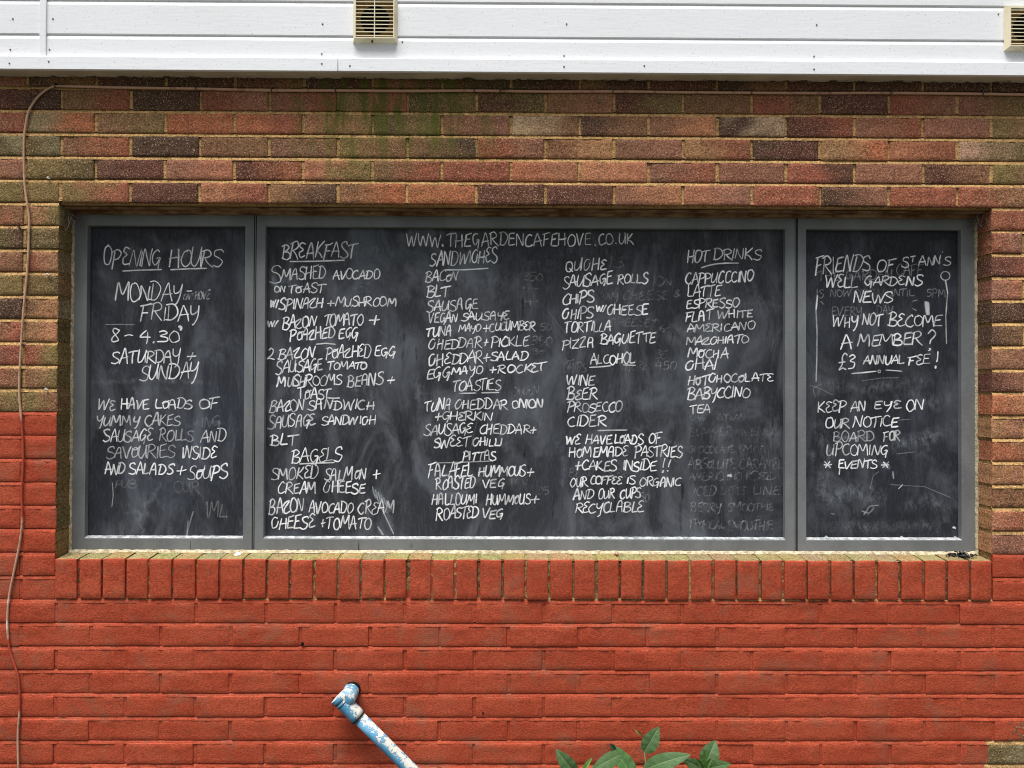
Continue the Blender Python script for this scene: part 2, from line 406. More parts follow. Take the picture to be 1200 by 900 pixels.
for r in range(-8, 28):
    odd = r % 2 == 1
    x0 = B0 - (0 if odd else BW / 2)
    codes = ROWS.get(r, '').split()
    beside = 0 <= r <= 16
    painted = r >= 17
    if not beside:
        x = x0 - BW * 12; k = -12
        while x < XR:
            a, e = max(x, XL), min(x + BW, XR)
            if e - a > .04:
                code = codes[k] if 0 <= k < len(codes) else rc()
                kw = {}
                if painted:
                    code = rc()
                    if r >= 22: kw['rightwear'] = (2.995 if r >= 23 else 3.03, .03 if r >= 23 else .1)
                    if r == 22: kw['rightwear'] = (3.03, .16)
                if r == -1 : kw['depthB'] = .102
                segs = [(a, e)]
                if odd and r < 0 and k == -1: segs = [(a, a + BW / 2), (a + BW / 2, e)]; code = 'GG' if r == -1 else ('KY' if r == -3 else 'PD')
                if odd and r == -5 and k == -1: segs = [(a, e)]
                for sa, se in segs:
                    if painted and r >= 23 and sa < 3.0 < se and se - 3.0 > .03:
                        put(r, sa, 3.0, code, 1, **{q: w for q, w in kw.items() if q != 'rightwear'}); put(r, 3.0, se, 'KY', 0); perps.append((r, 3.0)); 
                    else:
                        put(r, sa, se, 'KY' if (painted and r >= 23 and sa >= 2.99) else code, 1 if painted else 0, **kw)
                    perps.append((r, se))
            x += BW; k += 1
    else:
        pl = 1 if r >= 9 else 0
        code = LJ[r] if r < 9 else 'GB'
        kw = dict(depthR=.1, edgeR=True, sidepaint=0, sidecol=hexc(random.choice('GBGKYB')))
        if r >= 15: kw = dict(edgeR=True)
        put(r, -.106, OX0, code, pl, **kw); perps.append((r, -.106))
        x = -.106; first = True
        while x > XL + .03:
            w = BW / 2 if (first and odd) else BW
            a = max(XL, x - w)
            put(r, a, x, LF[r] if (first and r < 9) else rc(), pl); perps.append((r, a)); x = a; first = False
        pr = 1 if r >= 15 else 0
        kw = dict(depthL=.1, edgeL=True, sidepaint=0, sidecol=hexc(RJ[r][0] if r < 12 else 'T') if r < 15 else None)
        if r >= 15: kw = dict(edgeL=True)
        w = .106 if odd else BW
        put(r, OX1, OX1 + w, RJ[r] if r < 15 else 'RR', pr, **kw); x = OX1 + w; perps.append((r, x))
        while x < XR - .03:
            e = min(XR, x + BW); put(r, x, e, rc(), pr); perps.append((r, e)); x = e
# sill: bricks on edge, fronts painted, tops bare and weathered
sn = 40; sw = (OX1 - OX0) / sn
sillm = wall; wall = MB()
for i in range(sn):
    xa = OX0 + i * sw; g = .0085
    zt = SILLZ + random.gauss(0, .0009); zb = ZO - 1.2675 + random.gauss(0, .001)
    tc = tuple(x * random.uniform(.8, 1.1) for x in lin((136, 122, 82)))
    brick(xa + g / 2 + random.gauss(0, .0012), xa + sw - g / 2 + random.gauss(0, .0012), zb, zt, random.choice(['MB', 'PM', 'BT', 'MR']), .92,
          depthT=.003, depthB=.03, depthL=.02, depthR=.02, y0=-.004, nx=4, nzr=7)
    # sloping top
    P = [[], []]; n = 7
    for a, xx in enumerate((xa + g / 2, xa + sw - g / 2)):
        for q in range(n):
            s = q / (n - 1)
            P[a].append(Vector((xx, -.0008 + s * .088, zt - .0006 + .007 * s + .0006 * nz(xx * 30, s * 8))))
    for a in range(2): P[a][0].y -= .001
    wall.grid([P[1], P[0]], (*tc, .0), 0, True)
sill_mb = wall; wall = sillm

wall_o = part_of(wall.build('brick_wall', M['brick']))
# core of the wall, one slab with a hole, mortar sheet and joints
mo = MB()
TAN = lin((194, 154, 98)); TAN2 = lin((160, 126, 80))
def mcol(x, z, p): 
    s = .5 + .5 * nz(x * 6, z * 6, 4); return (*[a * s + b_ * (1 - s) for a, b_ in zip(TAN, TAN2)], p)
def paint_at(x, z):
    zz = ZO - z
    if zz > 1.27: 
        return 0 if (x > 3.0 and zz > 1.725) else 1
    if x < OX0 + .001: return 1 if zz > .676 else 0
    if x > OX1 - .001: return 1 if zz > 1.13 else 0
    return 0
for (a, e, z0, z1) in ((XL, OX0 - .004, ZO - 1.275, ZO), (OX1 + .004, XR, ZO - 1.275, ZO), (XL, XR, 0, ZO - 1.275), (XL, XR, ZO, ZO + .62)):
    mo.box(a, e, .011, .1015, z0, z1, (*TAN2, 0))
# bed joints: struck, deep under the brick above and flush with the one below
for r in range(-7, 28):
    z = ZO - .075 * r
    spans = [(XL, XR)] if (r < 0 or r > 17) else ([(XL, OX0), (OX1, XR)] if 0 < r < 17 else ([(XL, OX0), (OX1, XR)] if r == 0 else [(XL, XR)]))
    for a, e in spans:
        n = max(2, int((e - a) / .014)); P = [[] for _ in range(4)]; C = [[] for _ in range(4)]
        for i in range(n + 1):
            x = a + (e - a) * i / n
            p = paint_at(x + (1e-3 if i == 0 else -1e-3), z - .012)
            q = .0014 * nz(x * 45, z * 31) + .001 * nz(x * 130, z * 17)
            for k, (dz, y) in enumerate(((.0075, .0075), (.0042, .0066), (.0004, .0022), (-.0074, .0001)) if not p else ((.0075, .0050), (.0042, .0044), (.0012, .0010), (-.0070, -.0003 + .0010 * nz(x * 11, z * 3)))):
                P[k].append(Vector((x, y + q * (1 if k else 0), z + dz + (q * 1.2 if 0 < k < 3 else 0)))); C[k].append(mcol(x, z, p * .9))
        mo.grid([P[3], P[2], P[1], P[0]], [C[3], C[2], C[1], C[0]], 0, True)
for r, x in perps:
    if x > XR - .02 or x < XL + .02: continue
    zt, zb = zrow(r); P = [[] for _ in range(4)]; C = [[] for _ in range(4)]
    p = paint_at(x, (zt + zb) / 2); n = 6; dp = random.choice((-.0003, .0008, .0016, .0024, .0030)) if p else random.choice((.0022, .0034, .0046))
    hw = .0095 if dp < 0 else .0066
    for i in range(n + 1):
        z = zb + .0085 + (zt - zb - .017) * i / n
        q = .0012 * nz(x * 50, z * 60)
        for k, (dx, y) in enumerate(((-hw, dp + .0016), (-.0025, dp), (.0025, dp), (hw, dp + .0016))):
            P[k].append(Vector((x + dx, y + q, z))); C[k].append(mcol(x, z, p * .92))
    mo.grid([P[0], P[1], P[2], P[3]] if False else [P[3], P[2], P[1], P[0]], [C[3], C[2], C[1], C[0]], 0, True)
mor_o = mo.build('mortar', M['mortar']); mor_o.parent = wall_o
# sill as a part of its own, with its bed
sb = sill_mb
sb.box(OX0 - .002, OX1 + .002, .008, .098, ZO - 1.2745, SILLZ - .008, (*TAN2, .25))
for i in range(sn + 1):
    xx = OX0 + i * sw
    if 0 < i < sn:
        P = []
        d0 = random.choice((.001, .003, .005, .007))
        for q in range(9):
            zz = ZO - 1.268 + q * .0158
            y = d0 + .003 * nz(xx * 40, zz * 60)
            P.append([Vector((xx + .0075, y, zz)), Vector((xx, y + .0012, zz)), Vector((xx - .0075, y, zz))])
        sb.grid(P, (*lin(random.choice(((170, 144, 94), (128, 106, 70), (86, 68, 48)))), random.choice((.42, .5, .55, .6)) if xx < 1.45 else random.choice((.1, .35, .45, .52))), 0, True)
        sb.face([(xx - .0075, .004, SILLZ - .0025), (xx + .0075, .004, SILLZ - .0025), (xx + .0075, .09, SILLZ + .0045), (xx - .0075, .09, SILLZ + .0045)], (*lin((128, 118, 72)), 0))
P = []
for i in range(220):
    xx = OX0 + (OX1 - OX0) * i / 219
    q = .0022 * nz(xx * 38, 3) 
    P.append([Vector((xx, .012, ZO - 1.262)), Vector((xx, .0045 + q, ZO - 1.268)), Vector((xx, .0015 + q * .6, ZO - 1.2765))])
sb.grid(P, [[(*lin((170, 142, 92)), max(.1, min(.8, (.62 if row[0].x < 1.55 else .3) + .5 * nz(row[0].x * 9, 2))))] * 3 for row in P], 0, True)
sill_o = part_of(sb.build('window_sill', M['brick'])); sill_o['label'] = 'sill of red painted bricks on edge with bare olive tops'
# mortar fillet along the foot of the frame
b = MB(); P = []
for i in range(330):
    xx = OX0 + .002 + (OX1 - OX0 - .004) * i / 329; q = .0028 * nz(xx * 55, 9) + .0012 * nz(xx * 170, 2)
    P.append([Vector((xx, .0838, SILLZ + .0135 + q)), Vector((xx, .079 - q, SILLZ + .0115 + q)), Vector((xx, .072 - q * 1.5, SILLZ + .005))])
b.grid(P, smooth=True)
for sx, ox in ((1, OX0), (-1, OX1)):
    P = []
    for i in range(150):
        zz = SILLZ + .004 + (1.134 - .03) * i / 149; q = .002 * nz(ox + 5, zz * 60, 3) + .001 * nz(zz * 170, ox)
        wd = .0055 + q
        P.append([Vector((ox + sx * -.002, .0765, zz)), Vector((ox + sx * wd * .6, .0775 + q, zz)), Vector((ox + sx * wd, .0845, zz))])
    if sx > 0: P.reverse()
    b.grid(P, smooth=True)
seal = b.build('sealant', M['sealant']); seal.parent = sill_o
# steel lintel over the opening
b = MB()
b.box(OX0 - .1, OX1 + .1, .030, .1, ZO - .0085, ZO - .0022)
P = []
for i in range(260):
    xx = OX0 + (OX1 - OX0) * i / 259; q = .0025 * nz(xx * 40, 1.5) + .0012 * nz(xx * 140, 7)
    P.append([Vector((xx, .058 + q, ZO - .009)), Vector((xx, .061, ZO - .0145 + q)), Vector((xx, .0735 - q, ZO - .0165 + q)), Vector((xx, .0865, ZO - .0155))])
b.grid(list(reversed(P)))
lint = part_of(b.build('lintel', M['lintel'])); lint['label'] = 'rusty steel lintel edge above the window'
b = MB()
b.box(XL, XR, .135, 4.0, 0, ZO + 1.52); core = part_of(b.build('inner_walls', M['core']))
b = MB(); b.box(XL - .12, XR + .12, -.11, 4.1, ZO + 1.525, ZO + 1.62); part_of(b.build('roof', M['felt'], bevel=.01, fix=True))

# cladding -----------------------------------------------------------------
clad = part_of(empty('cladding')); clad.location = (1.5, 0, ZO + .41)
clad.matrix_parent_inverse = Matrix.Translation(-Vector(house.location))
def in_clad(o): o.parent = clad; o.matrix_parent_inverse = Matrix.Translation(-Vector(clad.location)); return o
FZ = ZO + .4085; SX0, SX1 = at(47, 30, -.05).x, at(54.5, 30, -.05).x
edges = [ZO + .452, ZO + .5265] + [ZO + .5265 + .1095 * i for i in range(1, 10)]
for i in range(len(edges) - 1):
    z0, z1 = edges[i], edges[i + 1]
    pr = [(-.0465, z0 - .001), (-.0480, z0 + .002), (-.0482, z1 - .0165), (-.0474, z1 - .0115), (-.0455, z1 - .0070), (-.0440, z1 - .0040), (-.0437, z1 + .006), (-.030, z1 + .006), (-.030, z0 - .001)]
    if i == 0: pr[0] = (-.0465, z0 - .03); pr[-1] = (-.03, z0 - .03); pr[1] = (-.0480, z0 - .03)
    for a, e in ((XL - .03, (SX0 + SX1) / 2 - .001), ((SX0 + SX1) / 2 + .001, XR + .03)):
        b = MB(); n = 1; b.profile(pr, a, e); in_clad(b.build('board', M['clad'], fix=True))
b = MB(); b.box(SX0, SX1, -.0535, -.0486, ZO + .4545, edges[-1]); in_clad(b.build('joint_strip', M['clad'], bevel=.0012, fix=True))
FX = at(396, 80, -.06).x
for a, e, dz, dx in ((XL - .03, FX - .0012, 0, 0), (FX + .0012, XR + .03, .0003, 0)):
    b = MB()
    pr = [(-.0605, FZ + dz), (-.0605, FZ + .041 + dz), (-.0575, FZ + .0435 + dz), (-.0485, FZ + .0445 + dz), (-.0485, FZ + .006), (-.0485, FZ + dz + .0035), (-.055, FZ + .0035 + dz), (-.055, FZ + dz)]
    pr = [(-.0615, FZ + dz), (-.0612, FZ + .041 + dz), (-.0575, FZ + .0435 + dz), (-.0486, FZ + .0445 + dz), (-.0486, FZ + .004 + dz), (-.0490, FZ + dz)]
    b.profile(pr, a, e); f_ = in_clad(b.build('fascia_trim', M['clad'], bevel=.0012, fix=True))
b = MB(); b.box(XL - .03, XR + .03, -.0480, -.0035, FZ - .0006, FZ + .006); in_clad(b.build('soffit_strip', M['soffit']))
b = MB(); b.box(XL, XR, -.0300, .132, ZO + .635, ZO + 1.524); b.box(XL, XR, -.0298, -.004, ZO + .42, ZO + .634); in_clad(b.build('backing', M['core']))
SCR = [(15, 22), (62, 22), (12, 58), (58, 58), (57, 72), (11, 74), (378, 28), (377, 63), (377, 74.5), (410, 77), (664, 28), (661, 65.5), (661, 78), (957, 29), (954, 66), (954, 81), (755, 77), (1170, 16.5), (471.5, 49)]
b = MB(); b.tube([(0, .001, 0), (0, -.0008, 0), (0, -.0016, 0)], [.0027, .0027, .0014], 10)
scr = b.build('screw', M['screwgrey'])
for i, (u, v) in enumerate(SCR):
    o = scr if i == 0 else scr.copy()
    if i: COL.objects.link(o)
    o.location = at(u, v, -.0617 if v > 69 and v < 90 else -.0486); in_clad(o)

# windows ------------------------------------------------------------------
FY = .085; GZ0, GZ1 = ZO - 1.0915, ZO - .0520
FZ0, FZ1 = ZO - 1.131, ZO - .0105
WIN = [('narrow grey window frame holding the opening hours board', .006, .6035, .0497, .5735), ('wide grey window frame holding the menu board', .6115, 2.4125, .642, 2.3795),
       ('narrow grey window frame holding the notice board', 2.4225, 3.0185, 2.4505, 2.9715)]
BY = .106                      # face of the boards
wins = []
for lab, a, e, g0, g1 in WIN:
    w = part_of(empty('window', ((a + e) / 2, FY, FZ0))); w['label'] = lab
    w.matrix_parent_inverse = Matrix.Translation(-Vector(house.location))
    b = MB(); D = .125
    # front ring split in cells so that the paint edge can wobble, plus returns
    def ring(p0, p1): pass
    o_ = [(a, FZ0), (e, FZ0), (e, FZ1), (a, FZ1)]; i_ = [(g0, GZ0), (g1, GZ0), (g1, GZ1), (g0, GZ1)]
    for k in range(4):
        A, B_, C_, D_ = o_[k], o_[(k + 1) % 4], i_[(k + 1) % 4], i_[k]
        bev = .003
        b.face([(A[0], FY, A[1]), (B_[0], FY, B_[1]), (C_[0], FY, C_[1]), (D_[0], FY, D_[1])])
        b.face([(B_[0], FY, B_[1]), (A[0], FY, A[1]), (A[0], D, A[1]), (B_[0], D, B_[1])])
        b.face([(D_[0], FY, D_[1]), (C_[0], FY, C_[1]), (C_[0], D, C_[1]), (D_[0], D, D_[1])])
        b.face([(A[0], D, A[1]), (D_[0], D, D_[1]), (C_[0], D, C_[1]), (B_[0], D, B_[1])])
    fo = b.build('frame', M['frame'], bevel=.0022, fix=True); fo.parent = w; fo.matrix_parent_inverse = Matrix.Translation(-Vector(w.location) )
    # sloping bead along the foot of the board, chipped, and whitened to paint in the sky light on its ledge; plain grey ones up the sides and along the head
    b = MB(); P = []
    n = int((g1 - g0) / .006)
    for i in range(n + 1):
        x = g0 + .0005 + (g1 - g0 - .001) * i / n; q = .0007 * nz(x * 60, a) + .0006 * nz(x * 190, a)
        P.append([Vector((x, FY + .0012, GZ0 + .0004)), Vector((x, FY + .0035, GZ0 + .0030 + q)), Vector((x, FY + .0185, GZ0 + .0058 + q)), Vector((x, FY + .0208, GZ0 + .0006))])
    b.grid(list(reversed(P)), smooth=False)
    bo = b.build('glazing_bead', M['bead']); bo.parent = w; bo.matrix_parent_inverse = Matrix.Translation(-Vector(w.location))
    wins.append(w)
for x0, x1, w in ((.6036, .6114, wins[1]), (2.4126, 2.4224, wins[2])):
    b = MB(); b.box(x0, x1, .0985, .124, FZ0 + .001, FZ1 - .001, mat=0); b.box(x0 + .0022, x0 + .0046, .0875, .0984, FZ0 + .002, FZ1 - .002, mat=1)
    o = b.build('coupling_strip', [M['gap'], M['frame']]); o.parent = w; o.matrix_parent_inverse = Matrix.Translation(-Vector(w.location))
# split in the paint of the bottom rails
for u, v0, v1, wd, wi in ((223, 634, 646, 1.0, 0), (420.5, 634, 646, 1.6, 1)):
    b = MB(); p, q = at(u, v0, FY - .0006), at(u - .3, v1, FY - .0006); h = .0013 * wd
    b.face([(q.x - h * .5, q.y, q.z), (q.x + h, q.y, q.z), (p.x + h * .3, p.y, p.z), (p.x - h * .3, p.y, p.z)])
    o = b.build('paint_crack', M['gap']); o.parent = wins[wi]; o.matrix_parent_inverse = Matrix.Translation(-Vector(wins[wi].location))

# ------------------------------------------------------------------ chalkboards and their writing
GLY = {
'A': (.62, '0,-.02 .14,.5 .3,1 .36,.98 .5,.45 .6,-.04|.02,.36 .3,.4 .64,.44'), 'a': (.6, '~.02,0 .06,.6 .2,.98 .38,.9 .44,.4 .5,-.05|.04,.45 .5,.5'),
'B': (.58, '.1,1.02 .04,-.02|~-.06,.9 .25,1.06 .5,.86 .34,.62 .1,.52 .45,.46 .58,.22 .35,-.02 -.05,.05'),
'C': (.56, '~.52,.86 .38,1 .15,.82 .03,.45 .13,.08 .36,.0 .6,.16'), 'D': (.62, '.12,.96 .07,0|~-.06,.98 .3,1.02 .58,.76 .6,.38 .35,.03 -.04,.04'),
'E': (.52, '~.52,1.02 .22,.95 .1,.9 .07,.55 .05,.08 .2,.02 .55,.06|.06,.52 .44,.57'), 'e': (.5, '~.5,.9 .25,1.0 .08,.78 .32,.56 .05,.34 .16,.02 .55,.12'),
'F': (.5, '.12,.95 .04,-.1|-.1,.9 .3,.99 .58,1.06|.07,.48 .42,.54'), 'G': (.58, '~.52,.9 .35,1 .1,.75 .05,.35 .2,.06 .42,.26 .52,.46|.3,.47 .55,.48 .5,.1 .44,-.25'),
'H': (.6, '.08,1.02 .04,-.04|.5,1.04 .52,-.04|-.04,.46 .3,.5 .62,.55'), 'h': (.56, '.08,1.02 .04,-.02|~.04,.4 .3,.52 .46,.5|.46,1.0 .44,-.1'),
'I': (.17, '.1,1 .07,0'), 'J': (.4, '~.4,1 .4,.3 .25,0 .02,.12'), 'K': (.56, '.08,1 .05,0|.52,1.02 .28,.7 .1,.46 .3,.28 .6,-.04'),
'L': (.48, '.08,1 .05,.45 .05,.05 .25,.03 .5,.06'), 'M': (.8, '-.02,-.02 .06,.5 .12,1 .38,.35 .64,1.02 .72,.5 .76,-.04'),
'N': (.58, '.0,-.02 .04,.5 .07,1 .28,.5 .48,.02 .52,.5 .56,1.04'), 'O': (.58, '~.32,.98 .12,.9 .02,.45 .14,.06 .36,0 .56,.25 .58,.65 .42,.95 .22,1.03'),
'o': (.5, '~.1,.75 .05,.35 .2,.03 .42,.2 .44,.62 .22,.8 .05,.6 .3,.7 .55,.86'), 'P': (.54, '.1,.98 .04,-.12|~-.08,.92 .3,1.05 .55,.82 .42,.55 .1,.44'),
'Q': (.6, '~.32,.98 .12,.9 .02,.45 .14,.06 .36,0 .56,.25 .58,.65 .42,.95 .22,1.03|.36,.32 .64,-.06'),
'R': (.6, '.1,.98 .04,-.04|~-.08,.9 .3,1.05 .52,.82 .4,.6 .1,.5|.16,.5 .36,.24 .68,-.08'), 'S': (.52, '~.54,.86 .4,1.02 .12,.92 .1,.68 .3,.52 .5,.36 .5,.12 .26,-.03 -.04,.1'),
'T': (.54, '.28,.98 .25,.5 .25,-.06|-.1,.84 .2,.95 .66,1.02'), 'U': (.58, '~.06,1 .04,.3 .18,.0 .38,.14 .5,.55 .53,1.02|.53,.7 .54,.35 .58,-.02'),
'V': (.55, '0,1 .12,.5 .24,-.02 .4,.5 .56,1.04'), 'W': (.84, '0,1 .06,.5 .14,.0 .28,.4 .4,.78 .48,.4 .57,.0 .7,.5 .86,1.04'), 'X': (.5, '0,1 .5,0|.5,1 0,0'),
'Y': (.52, '~.0,1 .04,.55 .2,.42 .4,.6 .48,.98|.5,1.02 .44,.3 .34,-.2 .2,-.38'), 'Z': (.55, '~.04,.9 .3,.96 .5,1 .3,.55 .05,.06 .25,.06 .58,.02'),
'0': (.52, '~.28,.98 .1,.85 .02,.45 .14,.06 .32,0 .5,.25 .5,.7 .36,.95 .2,1.0'), '1': (.2, '.0,.8 .12,1 .1,0'), '2': (.55, '~.04,.78 .22,1 .46,.84 .34,.45 0,.05 .2,.1 .6,0'),
'3': (.5, '~.05,.9 .3,1 .45,.8 .18,.55 .48,.4 .42,.08 .02,.02'), '4': (.6, '.32,1 .16,.7 .0,.42 .3,.42 .62,.44|.44,.8 .42,.3 .42,-.1'), '5': (.52, '~.5,1 .14,.98 .08,.56 .35,.62 .5,.35 .35,.02 .0,.05'),
'6': (.5, '~.42,.98 .12,.7 .02,.3 .18,.02 .42,.12 .42,.42 .2,.5 .05,.3'), '8': (.52, '~.46,.88 .22,1 .1,.78 .4,.42 .44,.12 .22,0 .05,.14 .14,.4 .42,.7 .46,.92'),
'+': (.5, '.27,.98 .24,.5 .22,.02|-.02,.46 .25,.5 .52,.56'), '-': (.5, '0,.48 .25,.5 .5,.5'), '.': (.14, '~.02,.06 .08,.07 .07,.0 .02,.02'), '!': (.2, '.14,1 .1,.6 .07,.3|~.04,.06 .1,.06 .08,-.02 .03,.0 .05,.06'),
'?': (.46, '~0,.84 .2,1 .42,.86 .38,.62 .2,.48 .18,.28|~.16,.06 .22,.05 .2,-.02 .15,.0'), '/': (.34, '.38,1.04 .18,.5 0,-.06'), "'": (.16, '.1,1.15 .04,.85'),
'£': (.58, '~.54,.88 .36,1 .2,.78 .2,.35 .02,-.02 .25,.05 .56,-.02|-.02,.42 .22,.45 .44,.47'), '*': (.6, '.0,.5 .3,.5 .6,.52|.12,.14 .3,.5 .5,.9|.1,.88 .3,.5 .52,.12'),
'z': (.52, '~-.12,.5 .1,.72 .4,.86 .3,.6 .08,.3 .08,.06 .3,.0 .6,.1'), 'g': (.52, '~.02,.82 .04,.5 .2,.4 .42,.58 .5,.95|.5,.95 .45,.3 .36,-.22|.3,.36 .6,.4'),
'c': (.6, '~.5,.92 .3,1 .08,.7 .04,.3 .16,.02 .38,.1 .5,.4 .55,.7'),
'&': (.5, '~.5,.0 .15,.7 .25,1 .4,.8 .05,.3 .2,.0 .5,.4')}
LAY = [0]
def dens(pts, step):
    out = [pts[0]]
    for a, b_ in zip(pts, pts[1:]):
        L = (b_ - a).length; n = max(1, int(L / step))
        out += [a.lerp(b_, k / n) for k in range(1, n + 1)]
    return out
def ribbon(mb, pts, w, inten, tint=(.93, .94, .95), mat=0, fade=None, soft=False):
    if not soft: w *= 1.3; inten *= 1.06
    """chalk line through photo-plane points, laid on the board's face"""
    LAY[0] = (LAY[0] + 1) % 16
    y = BY - .0005 - LAY[0] * .00006
    P3 = [at(p[0], p[1], BY) for p in pts]
    n = len(P3); L = []; Rr = []; C = []; sd = random.random() * 99
    for i, p in enumerate(P3):
        t_ = (P3[min(i + 1, n - 1)] - P3[max(i - 1, 0)])
        if t_.length < 1e-7: t_ = Vector((1, 0, 0))
        t_.normalize(); nn = Vector((-t_.z, 0, t_.x))
        e = min(i, n - 1 - i)
        ww = w * (.62 if e == 0 else 1) * (1 + .22 * nz(i * .35, sd))
        yy = y - .00003 * i / max(1, n)
        L.append(Vector((p.x, yy, p.z)) + nn * ww * .5); Rr.append(Vector((p.x, yy, p.z)) - nn * ww * .5)
        it = inten * (1.02 + .55 * nz(i * .13, sd + 7))
        if fade: it *= fade(i / max(1, n - 1))
        C.append((*tint, max(0, it)))
    if True:
        Mi = [(a + b_) / 2 for a, b_ in zip(L, Rr)]; C0 = [(*c[:3], 0 if soft else c[3] * .22) for c in C]
        mb.grid([L, Mi, Rr], [C0, C, C0], mat, True)
def word(mb, text, x0, x1, top, base, dy=0, inten=1., fr=(0, 0, 1), w=.0042, neat=False):
    ox, oy, s = fr; x0, x1, top, base, dy = ox + x0 / s, ox + x1 / s, oy + top / s, oy + base / s, dy / s
    seq = []
    for i, ch in enumerate(text):
        if not neat:
            q = random.random(); prev = text[i - 1] if i else ''; nxt = text[i + 1] if i + 1 < len(text) else ''
            if ch == 'C' and prev in 'AZ' and prev and q < .75: ch = 'z'
            if ch == 'G' and prev == 'A' and q < .4: ch = 'g'
            if ch == 'C' and nxt == 'H' and q < .8: ch = 'c'
            if ch == 'E' and q < .38 and i > 0: ch = 'e'
            elif ch == 'A' and q < .25 and i > 0: ch = 'a'
            elif ch == 'H' and q < .3 and i > 0: ch = 'h'
            elif ch == 'O' and q < .3 and i > 0: ch = 'o'
        seq.append(ch)
    adv = [GLY[c][0] * (random.uniform(.88, 1.12) if not neat else 1) + (.055 if not neat else .1) for c in seq]
    tot = sum(adv) - .05; H = (base - top) * (1.05 if not neat else 1); slant = (.10 if not neat else .0) * H; sx = (x1 - x0 - slant * .5) / max(tot, .05); x = 0; inten *= random.uniform(.95, 1.2)
    for c, ad in zip(seq, adv):
        hy = H * (random.uniform(.88, 1.14) if not neat else random.uniform(.97, 1.03)); bj = random.uniform(-.06, .08) * H; sl = slant * random.uniform(.4, 1.5); rot = random.uniform(-.06, .06)
        for st in GLY[c][1].split('|'):
            sm = st.startswith('~'); pts = [tuple(map(float, q.split(','))) for q in st.strip('~').split()]
            pp = []
            for gx, gy in pts:
                gx += random.uniform(-.04, .04); gy += random.uniform(-.04, .04)
                X = x0 + (x + gx) * sx + sl * (gy - .3) + rot * gy * H; f = (X - x0) / max(1e-6, x1 - x0)
                pp.append(Vector((X, base + bj + dy * f - gy * hy)))
            pp = smooth_path(pp, 5) if (sm or len(pp) > 2) and not (len(pp) == 3 and not sm and neat) else dens(pp, .9)
            if not sm and len(pts) == 2: pp = dens(pp, 1.2)
            if w < .0036 and not neat: ribbon(mb, pp, w * 2.1, inten * 1.7, mat=1, soft=True)
            else: ribbon(mb, pp, w * random.uniform(.8, 1.2), inten * random.uniform(.62, 1.26))
        x += ad
def line(mb, pts, inten=.9, fr=(0, 0, 1), w=.0045, **k):
    ox, oy, s = fr; p = [Vector((ox + a / s, oy + b_ / s)) for a, b_ in pts]
    ribbon(mb, smooth_path(dens(p, 6), 3) if len(p) > 2 else dens(p, 3), w, inten, **k)
def text(mb, fr, src, inten=1.0, w=.0042, neat=False):
    for row in src.strip().split(';'):
        row = row.split()
        if not row: continue
        v = list(map(float, row[1:]))
        word(mb, row[0], v[0], v[1], v[2], v[3], v[4] if len(v) > 4 else 0, v[5] if len(v) > 5 else inten, fr, w, neat)
def smudge(mb, pts, w, inten, fr=(0, 0, 1), tint=(.5, .54, .6)):
    ox, oy, s = fr; p = [Vector((ox + a / s, oy + b_ / s)) for a, b_ in pts]
    ribbon(mb, smooth_path(dens(p, 8), 3), w, inten * (.68 if w > .02 else 1), tint, 1, fade=lambda q: math.sin(math.pi * q) ** .5 if 0 < q < 1 else 0, soft=True)
A_ = (60, 230, 4.736); B_f = (60, 410, 3.6); C_f = (300, 260, 5); D_f = (300, 430, 4.286); E_f = (480, 260, 4.737); F_f = (480, 430, 4.283)
G_f = (640, 260, 5); H_f = (640, 430, 4.288); I_f = (780, 260, 5); J_f = (780, 430, 4.2875); K_f = (930, 240, 4.287); L_f = (930, 440, 3.913)

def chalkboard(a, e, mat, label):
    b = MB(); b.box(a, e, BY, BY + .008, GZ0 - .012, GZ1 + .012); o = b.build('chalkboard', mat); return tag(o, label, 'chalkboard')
def chalk(name, board, fill, label=None):
    mb = MB(); fill(mb); o = mb.build(name, [M['chalk'], M['smear']]); o.parent = board
    if label: o['label'] = label
    return o
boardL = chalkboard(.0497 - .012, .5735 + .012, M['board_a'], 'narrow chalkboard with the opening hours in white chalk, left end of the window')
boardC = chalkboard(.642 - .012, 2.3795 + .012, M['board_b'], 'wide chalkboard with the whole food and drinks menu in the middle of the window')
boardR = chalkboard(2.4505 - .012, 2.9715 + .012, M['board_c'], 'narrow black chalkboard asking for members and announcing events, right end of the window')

def f(mb):
    text(mb, A_, 'OPENING 288 612 297 385 0 .85;HOURS 655 955 292 385 0 1')
    line(mb, [(395, 415), (500, 410), (615, 407)], .8, A_); line(mb, [(660, 408), (760, 403), (865, 400)], .9, A_)
    text(mb, A_, 'MONDAY 360 722 490 576;- 750 788 505 545;FRIDAY 498 820 608 686;8 330 388 745 812;- 405 465 745 810;4 495 560 740 812;. 566 576 780 812;30 590 720 745 810')
    line(mb, [(706, 722), (722, 728), (718, 745)], .8, A_, .008)
    text(mb, B_f, 'SATURDAY 255 545 4 55 -4;+ 570 610 5 42;SUNDAY 375 625 70 128 -14')
    for i in range(9): smudge(mb, [(380 + i * 12, 300 + i * 9), (430 + i * 12, 345 + i * 5)], .02, .35, A_)
    smudge(mb, [(400, 310), (470, 300), (560, 330)], .03, .5, A_, (.6, .68, .75)); smudge(mb, [(380, 520), (560, 550), (720, 545)], .03, .3, A_)
chalk('chalk_heading', boardL, f, 'underlined opening hours and days in large chalk capitals')
